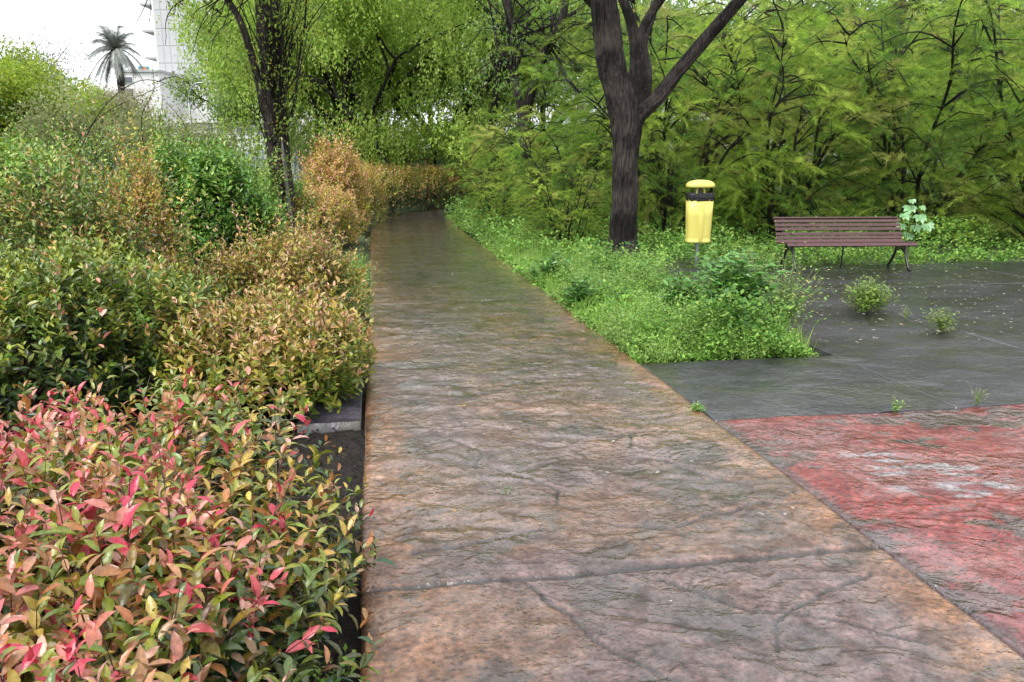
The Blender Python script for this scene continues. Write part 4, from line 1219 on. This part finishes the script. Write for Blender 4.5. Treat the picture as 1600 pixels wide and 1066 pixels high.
litter('fallen_petals', 'pale petals scattered over the wet dark paving by the bench', 800, (3.9, 9, 6.2, 11.2), [(.5, .45, .38, 3), (.45, .30, .22, 1), (.35, .4, .2, 1)], .035, .016)
litter('fallen_petals', 'a few pale petals and bits of leaf scattered on the brown path', 260, (0, 2.0, 3.0, 19), [(.5, .45, .38, 3), (.5, .35, .1, 1)], .026, .02)
litter('fallen_leaves', 'brown leaf bits and bark chips lying on the black bed soil', 2200, (-1.0, -.13, .8, 9), [(.06, .035, .02, 3), (.12, .06, .03, 1), (.02, .015, .01, 3)], .03, -.055)

# ------------------------------------------------------------------ bench
from mathutils import noise as _mn


def bm_obj(name, bm, m, parent=None, bevel=0, smooth=False):
    import bmesh
    me = bpy.data.meshes.new(name)
    if bevel:
        bmesh.ops.bevel(bm, geom=[e for e in bm.edges], offset=bevel, segments=2, affect='EDGES', profile=.6)
    bm.to_mesh(me); bm.free()
    me.materials.append(m)
    if smooth:
        for p_ in me.polygons: p_.use_smooth = True
    return link(bpy.data.objects.new(name, me), parent)


def box_bm(sx, sy, sz, mtx=None):
    import bmesh
    bm = bmesh.new()
    bmesh.ops.create_cube(bm, size=1, matrix=(mtx or Matrix()) @ Matrix.Diagonal((sx, sy, sz, 1)))
    return bm


M_SLAT = mat('bench_paint', (.062, .017, .018), .3, coat=.5, bump=(40, .25), var=.25, vscale=14)
M_IRON = mat('black_iron', (.012, .012, .013), .35, metal=.3, coat=.3)


def bench():
    b = G(1327, 421.5); b.z = -.005
    root = thing('park_bench', 'maroon slatted park bench with black iron legs on the edge of the dark paving', 'bench', (b.x + .02, b.y, b.z), R(3.0))
    root.scale = (1, 1, .89)
    W = 1.98
    # side profile (y depth away from camera, z): seat front -> seat rear -> back top
    prof = smoothline([(0, 0.0, .385), (0, .045, .425), (0, .17, .425), (0, .34, .40), (0, .43, .415), (0, .49, .50), (0, .535, .62), (0, .585, .74), (0, .635, .80), (0, .665, .785)], 120)
    seg = np.linalg.norm(np.diff(prof, axis=0), axis=1); s = np.concatenate([[0], np.cumsum(seg)])
    cents = [.02, .085, .155, .225, .295, .365, .435, .50, .565, .645, .71, .775, .845]
    for i, c in enumerate(cents):
        c = c / .845 * (s[-1] - .03) + .01
        p = np.array([np.interp(c, s, prof[:, k]) for k in range(3)])
        q = np.array([np.interp(c + .01, s, prof[:, k]) for k in range(3)])
        ang = math.atan2(q[2] - p[2], q[1] - p[1])
        wd = .052 if 0 < i < len(cents) - 1 else .058
        bm = box_bm(W, wd, .026, Matrix.Translation((0, p[1], p[2] + .0)) @ Matrix.Rotation(ang, 4, 'X') @ Matrix.Translation((0, 0, .016)))
        bm_obj('slat', bm, M_SLAT, root, .006)
    for sx in (-.86, 0, .86):
        fr = prof.copy(); fr[:, 0] = sx
        nn_ = np.zeros_like(fr)
        sf = tubes('side_frame', [(fr[::4], np.full(len(fr[::4]), .014))], M_IRON, root, seg=8)
        if sx == 0:
            tubes('leg', [(smoothline([(0, .30, .39), (0, .31, .2), (0, .32, 0)], 8), np.full(8, .014))], M_IRON, root, seg=8)
            continue
        tubes('leg', [(smoothline([(sx, .10, .405), (sx, .09, .30), (sx, .03, .16), (sx, -.04, .04), (sx, -.06, 0)], 16), np.linspace(.019, .021, 16)),
                      (smoothline([(sx, -.06, .02), (sx, -.09, .012), (sx, -.10, 0)], 5), np.full(5, .022))], M_IRON, root, seg=8)
        tubes('leg', [(smoothline([(sx, .36, .39), (sx, .37, .28), (sx, .43, .14), (sx, .52, .03), (sx, .55, 0)], 16), np.linspace(.019, .021, 16))], M_IRON, root, seg=8)
        arc = smoothline([(sx, .065, .22), (sx, .13, .29), (sx, .23, .33), (sx, .33, .29), (sx, .395, .22)], 14)
        th = np.linspace(0, 2 * pi * 1.2, 18); rr_ = np.linspace(.055, .015, 18)
        scr = np.stack([np.full(18, sx), .17 + rr_ * np.cos(th) * 1.0 - .02, .355 + rr_ * np.sin(th) * .7], -1)
        scr2 = np.stack([np.full(18, sx), .30 - rr_ * np.cos(th), .355 + rr_ * np.sin(th) * .7], -1)
        knob = smoothline([(sx, -.005, .41), (sx, .02, .445), (sx, .06, .45), (sx, .075, .42)], 8)
        tubes('scroll', [(arc, np.full(14, .013)), (scr, np.full(18, .010)), (scr2, np.full(18, .010)), (knob, np.full(8, .014))], M_IRON, root, seg=6)
    return root


bench()

# ------------------------------------------------------------------ litter bins
M_YEL = mat('yellow_plastic', (.60, .54, .13), .38, bump=(6, .08), var=.07, vscale=4)
M_BAG = mat('black_bag', (.008, .008, .009), .22, bump=(35, 1.0))
M_STEEL = mat('galvanised_post', (.30, .32, .34), .4, metal=.6, var=.2, vscale=30)


def loft(sections, close=True):
    """sections: list of (k,3) rings"""
    k = len(sections[0]); V = np.vstack(sections)
    n = len(sections)
    i = np.arange(n - 1)[:, None] * k + np.arange(k)[None]
    j = np.arange(n - 1)[:, None] * k + (np.arange(k)[None] + 1) % k
    f = [np.stack([i, j, j + k, i + k], -1).reshape(-1, 4)]
    if close:
        c0, c1 = len(V), len(V) + 1
        V = np.vstack([V, sections[0].mean(0), sections[-1].mean(0)])
        a = np.arange(k); b = (a + 1) % k
        f.append(np.vstack([np.stack([b, a, np.full(k, c0)], -1), np.stack([a + (n - 1) * k, b + (n - 1) * k, np.full(k, c1)], -1)]))
    return V, f


def ring(wx, wy, z, k=48, e=4.0, ridge=0):
    t = np.linspace(0, 2 * pi, k, endpoint=False)
    x = np.sign(np.cos(t)) * np.abs(np.cos(t)) ** (2 / e) * wx / 2
    y = np.sign(np.sin(t)) * np.abs(np.sin(t)) ** (2 / e) * wy / 2
    return np.stack([x, y, np.full(k, z)], -1)


def bin_(label, base, rz=0, tilt=0):
    root = thing('litter_bin', label, 'litter bin', base, rz, 'yellow litter bins')
    root.rotation_euler = (0, tilt, rz)
    V, f = loft([ring(.33, .24, .325), ring(.355, .26, .33), ring(.355, .26, .36), ring(.348, .25, .365), ring(.352, .255, .41), ring(.375, .27, .75), ring(.392, .285, 1.02), ring(.385, .278, 1.02), ring(.36, .26, .9)], True)
    V[:, 2] = .385 + (V[:, 2] - .325) * (1.04 - .385) / (1.02 - .325)
    npmesh('body', V, f, M_YEL, root, smooth=True)
    V, f = loft([ring(.06, .03, .40, 16), ring(.065, .035, .41, 16), ring(.07, .035, .6, 16), ring(.075, .035, 1.0, 16), ring(.07, .03, 1.005, 16)], True)
    V = V + np.array([0, -.117, 0]); V[:, 1] += -.025 * (V[:, 2] - .33)
    npmesh('front_rib', V, f, M_YEL, root)
    rgs = []
    for i, z in enumerate(np.linspace(1.012, 1.128, 9)):
        r_ = ring(.405, .298, z, 72)
        t = np.arange(72)
        wv = 1 + .02 * np.sin(t * 1.7 + i * .9) + .015 * np.sin(t * .7 + i * 2.1)
        r_[:, :2] *= wv[:, None] * (1 - .03 * abs(i - 4) / 4)
        r_[:, 2] += .006 * np.sin(t * .8)
        rgs.append(r_)
    rin = ring(.34, .25, 1.05, 72); rin2 = ring(.33, .24, .9, 72)
    V, f = loft(rgs + [rin, rin2], True)
    npmesh('bin_liner', V, f, M_BAG, root)
    rg = [ring(.40, .29, 1.208, 48, 3.2), ring(.418, .30, 1.212, 48, 3.2), ring(.418, .30, 1.236, 48, 3.2), ring(.40, .29, 1.266, 48, 3), ring(.34, .25, 1.292, 48, 2.8), ring(.24, .18, 1.310, 48, 2.5), ring(.1, .08, 1.319, 48, 2.2)]
    V, f = loft(rg, True)
    npmesh('cap', V, f, M_YEL, root)
    for sx in (-.065, .065):
        bm_obj('cap_support', box_bm(.028, .03, .3, Matrix.Translation((sx, -.02, 1.07)) @ Matrix.Rotation(R(6 if sx < 0 else -6), 4, 'Y')), M_YEL, root, .004)
    V, f = loft([ring(.055, .055, z, 24, 2) for z in (-.1, .2, .6, 1.2)], True)
    npmesh('post', V + np.array([0, .02, 0]), f, M_STEEL, root)
    return root


bb = G(1088, 417)
bin_('yellow litter bin with a black liner and domed cap on a grey post', (bb.x, bb.y, -.01), R(4))
b2 = at(1256, 300, 24.0)
bin_('distant yellow litter bin glimpsed through the feathery bushes', (b2.x, b2.y, .25), R(20))

# ------------------------------------------------------------------ far left: wall, tower, low building, palm, lamp
M_WHITE = mat('white_render', (.62, .62, .62), .8, var=.03, vscale=.4)
M_PANEL = mat('pale_panels', (.42, .43, .44), .7, var=.05, vscale=.5)
M_JOINT = mat('panel_joint', (.37, .38, .39), .8)
M_DK = mat('dark_glass', (.10, .11, .13), .2)
M_FENCE = mat('pale_blue_panel', (.42, .46, .56), .5, var=.08, vscale=1.5)


def box(name, c, s, m, parent=None, bev=0):
    return bm_obj(name, box_bm(*s, Matrix.Translation(c)), m, parent, bev)


# long pale fence
fz = thing('panel_fence', 'long pale blue grey panel fence beyond the hedge, in front of the buildings', 'fence', (0, 39, -.1))
for i in range(26):
    xx = -36 + i * 1.52 + .76
    # corrugated sheet
    k = 28
    xs = np.linspace(-.745, .745, k); yy = .02 * np.sign(np.sin(np.arange(k) * pi / 2 + .3))
    V = np.array([(xx + x_, y_, z_) for z_ in (0.05, 2.15) for x_, y_ in zip(xs, yy)] + [(xx + x_, y_ + .02, z_) for z_ in (0.05, 2.15) for x_, y_ in zip(xs, yy)])
    a_ = np.arange(k - 1)
    f = [np.vstack([np.stack([a_, a_ + 1, a_ + 1 + k, a_ + k], -1), np.stack([a_ + 2 * k + 1, a_ + 2 * k, a_ + 3 * k, a_ + 3 * k + 1], -1), np.stack([a_ + k, a_ + k + 1, a_ + 3 * k + 1, a_ + 3 * k], -1)])]
    npmesh('panel', V, f, M_FENCE, fz, smooth=False)
    box('post', (xx + .76, 0, 1.1), (.06, .08, 2.2), M_STEEL, fz)

TY = 78.0
tl = at(236, 0, TY).x; tr_ = at(326, 0, TY).x; gz = -.1
tw = thing('apartment_tower', 'tall white apartment tower with pale panelled side behind the trees', 'building', ((tl + tr_) / 2, TY, gz))
wd = tr_ - tl
Z = lambda py: at(0, py, TY).z - gz
box('wall', (0, 5, 16), (wd, 10, 32), M_WHITE, tw)
box('wall', (wd / 2 + 4.2, 9, 14.5), (8.4, 10, 29), M_WHITE, tw)
zz = Z(128)
rows = [128, 99, 72, 45, 16, -12, -40]
for r0, r1 in zip(rows[:-1], rows[1:]):
    for c in range(2):
        w_ = wd * .94 / 2
        cx = (-.25 + .5 * c) * wd * .94
        box('facade_panel', (cx, -.04 - .03 * c, (Z(r0) + Z(r1)) / 2), (w_ - .04, .12, Z(r1) - Z(r0) - .04), M_PANEL, tw, .01)
        for q in range(1, 4):
            box('panel_joint', (cx - w_ / 2 + q * w_ / 4, -.112 - .03 * c, (Z(r0) + Z(r1)) / 2), (.03, .03, Z(r1) - Z(r0) - .2), M_JOINT, tw)
for py in (48, 90, 134, 6):
    box('balcony', (-wd / 2 - .6, 2.2, Z(py)), (1.2, 4, .14), M_JOINT, tw)
    box('balcony', (-wd / 2 - .62, 2.2, Z(py) + .58), (1.15, 3.9, 1.0), M_WHITE, tw)

# lower white building with a band of windows
LYY = 66.0
lb = thing('low_building', 'low white building with a band of dark windows right of the tower', 'building', (at(345, 0, LYY).x, LYY, gz))
zl = lambda py: at(0, py, LYY).z - gz
box('wall', (0, 4, zl(192) / 2), (9.0, 8, zl(192)), M_WHITE, lb)
box('roof', (0, 3.9, zl(190)), (9.5, 8.6, .2), M_WHITE, lb)
for i in range(7):
    wn = box('window', (-1.6 + i * .78, -.03, zl(204)), (.55, .1, .55), M_WHITE, lb, .01)
    box('pane', (-1.6 + i * .78, -.09, zl(204)), (.45, .04, .42), M_DK, wn)
# shop sign on the terrace block left of the tower
sb = thing('low_building', 'pale block with a small teal and orange sign left of the tower', 'building', (at(205, 0, 74).x, 74, gz))
zs = lambda py: at(0, py, 74).z - gz
box('wall', (0, 3, zs(112) / 2), (3.6, 6, zs(112)), M_WHITE, sb)
box('roof', (0, 3, zs(111)), (3.9, 6.4, .2), M_JOINT, sb)
M_TEAL = mat('teal_paint', (.05, .28, .33), .5); M_ORA = mat('orange_paint', (.6, .2, .08), .5)
sg = box('sign_board', (.55, -.08, zs(117) + .45), (.95, .12, .5), M_TEAL, sb, .01)
box('sign_face', (.6, -.16, zs(117) + .45), (.5, .05, .3), M_ORA, sg)
for i in range(2):
    w_ = box('window', (-.9, -.03, zs(125 + i * 18)), (.8, .1, .6), M_WHITE, sb); box('pane', (-.9, -.1, zs(125 + i * 18)), (.65, .05, .45), M_DK, w_)


def palm():
    Y = 56
    c = at(181, 78, Y); b = at(208, 250, Y); b.z = -.1
    root = thing('palm_tree', 'grey green palm with drooping fronds beside the white tower', 'palm', tuple(b))
    top = c - b
    T = smoothline([(0, 0, 0), (-.25, 0, top.z * .4), (top.x * .72, 0, top.z * .75), tuple(top)], 24)
    rr_ = np.full(24, .24) + .02 * np.sin(np.arange(24) * 2.1)
    rr_[-4:] = [.26, .3, .34, .3]
    tubes('trunk', [(T, rr_)], M_BARK2, root, seg=10)
    rs = np.random.default_rng(5)
    Ps, Ds, Ns, lines = [], [], [], []
    for k in range(52):
        a_ = rs.uniform(0, 2 * pi); el = rs.uniform(-.5, 1.35) ; L = rs.uniform(1.6, 2.35)
        d = np.array([cos(a_) * cos(el), sin(a_) * cos(el), sin(el)])
        t = np.linspace(0, 1, 26)[:, None]
        P = np.array(top)[None] + d[None] * L * t + np.array([0, 0, -1.0])[None] * (t ** 2.2) * L * .55 * (1.2 - max(el, 0) * .5)
        lines.append((P[::4], np.linspace(.03, .01, len(P[::4]))))
        tg = nrm(np.gradient(P, axis=0)); sdv = nrm(np.cross(tg, [0, 0, 1.0]))
        for s_ in (-1, 1):
            Ps.append(P[3:]); dd = tg[3:] * .7 + sdv[3:] * s_ * .8; dd[:, 2] -= .55; Ds.append(dd); Ns.append(np.cross(sdv[3:] * s_, tg[3:]))
            Ps.append(P[3:] + tg[3:] * .04); dd = tg[3:] * .9 + sdv[3:] * s_ * .6; dd[:, 2] -= .75; Ds.append(dd); Ns.append(np.cross(sdv[3:] * s_, tg[3:]))
    P, D, N = np.vstack(Ps), np.vstack(Ds), np.vstack(Ns)
    tubes('fronds', lines, M_STEM, root, seg=4)
    leaves('crown', P, D, N + 1e-3, rs.uniform(.35, .6, len(P)), pick([(.22, .26, .23, 3), (.30, .33, .29, 2)], len(P)), 'strap', M_LEAF2, root, 1.1)  # distance haze painted into the frond colour as pale grey


palm()


def lamp(label, px, Y, ytop, arm):
    b = at(px, 250, Y); b.z = -.1
    root = thing('street_lamp', label, 'street lamp', tuple(b), 0, 'street lamps beyond the bed')
    h = at(px, ytop, Y).z + .1
    arm_ = smoothline([(0, 0, h * .8), (0.05, 0, h * .9), (arm * .35, 0, h * .985), (arm, 0, h)], 16)
    tubes('pole', [(np.array([(0, 0, 0), (0, 0, h * .4), (0, 0, h * .82)]), (.09, .07, .05))], M_STEEL, root, seg=10)
    tubes('arm', [(arm_, np.full(16, .04))], M_STEEL, root, seg=8)
    V, f = loft([ring(.1, .1, -.28, 16, 2), ring(.2, .16, -.2, 16, 2.5), ring(.22, .18, .1, 16, 2.5), ring(.12, .1, .3, 16, 2.5)])
    V = V[:, [2, 1, 0]] + np.array([arm + .2, 0, h])
    npmesh('lamp_head', V, f, M_STEEL, root)


lamp('curved grey street lamp between the white tower and the twin trunks', 303, 40, 129, 1.0)
lamp('grey street lamp pole half hidden in the yellow green tree at the left edge', 16, 26, 100, -1.0)

# wooden rail seen past the hedge
M_WOOD = mat('worn_wood', (.30, .19, .10), .6, var=.3, vscale=9)
rb = at(654, 262, 34); rb.z = -.1
rl = thing('wooden_rail', 'small brown wooden rail past the hedge beside the slim leaning trunk', 'rail', tuple(rb))
hz = at(0, 248, 34).z + .1
for dx in (-.42, .42): box('post', (dx, 0, hz * .5), (.1, .1, hz), M_WOOD, rl, .01)
box('crossbar', (0, -.02, hz), (1.25, .2, .08), M_WOOD, rl, .01)
box('crossbar', (-.5, -.06, hz * .72), (2.3, .08, .09), M_WOOD, rl, .01)

# thorny arching canes over the bushes at the left
def canes():
    Y = 12.2
    b = Vector((-5.6, Y, -.05))
    root = thing('arching_canes', 'thin dark arching bramble canes rising over the bushes before the white tower', 'bramble', tuple(b))
    paths = [[(120, 245), (150, 185), (185, 145), (225, 125), (270, 135), (305, 165), (335, 205)],
             [(95, 250), (160, 180), (230, 145), (262, 128)], [(225, 240), (222, 180), (240, 140), (238, 104)],
             [(245, 128), (275, 120), (300, 135)], [(150, 250), (148, 215), (118, 190)], [(130, 300), (158, 240), (190, 222)],
             [(300, 230), (285, 190), (260, 160)], [(270, 240), (250, 200), (255, 150)], [(20, 330), (60, 270), (110, 225)]]
    rs = np.random.default_rng(9)
    lines, cs = [], []
    for pth in paths:
        P = smoothline([tuple(at(px, py, Y + rs.normal(0, .1)) - b) for px, py in pth], 26)
        lines.append((P, np.linspace(.008, .003, 26)))
        for k in range(26):
            cs.append(P[rs.integers(4, 26)] + rs.normal(0, .02, 3))
    tubes('canes', lines, M_BARK2, root, seg=5)
    n = 8
    P = np.repeat(np.array(cs), 3, 0) + rs.normal(0, .03, (len(cs) * 3, 3))
    D = rs.normal(0, 1, P.shape)
    leaves('foliage', P, D, nrm(rs.normal(0, 1, P.shape)), rs.uniform(.02, .045, len(P)), pick(OLIVE + [(.25, .14, .08, 2)], len(P)), 'mid', M_LEAF2, root)


canes()
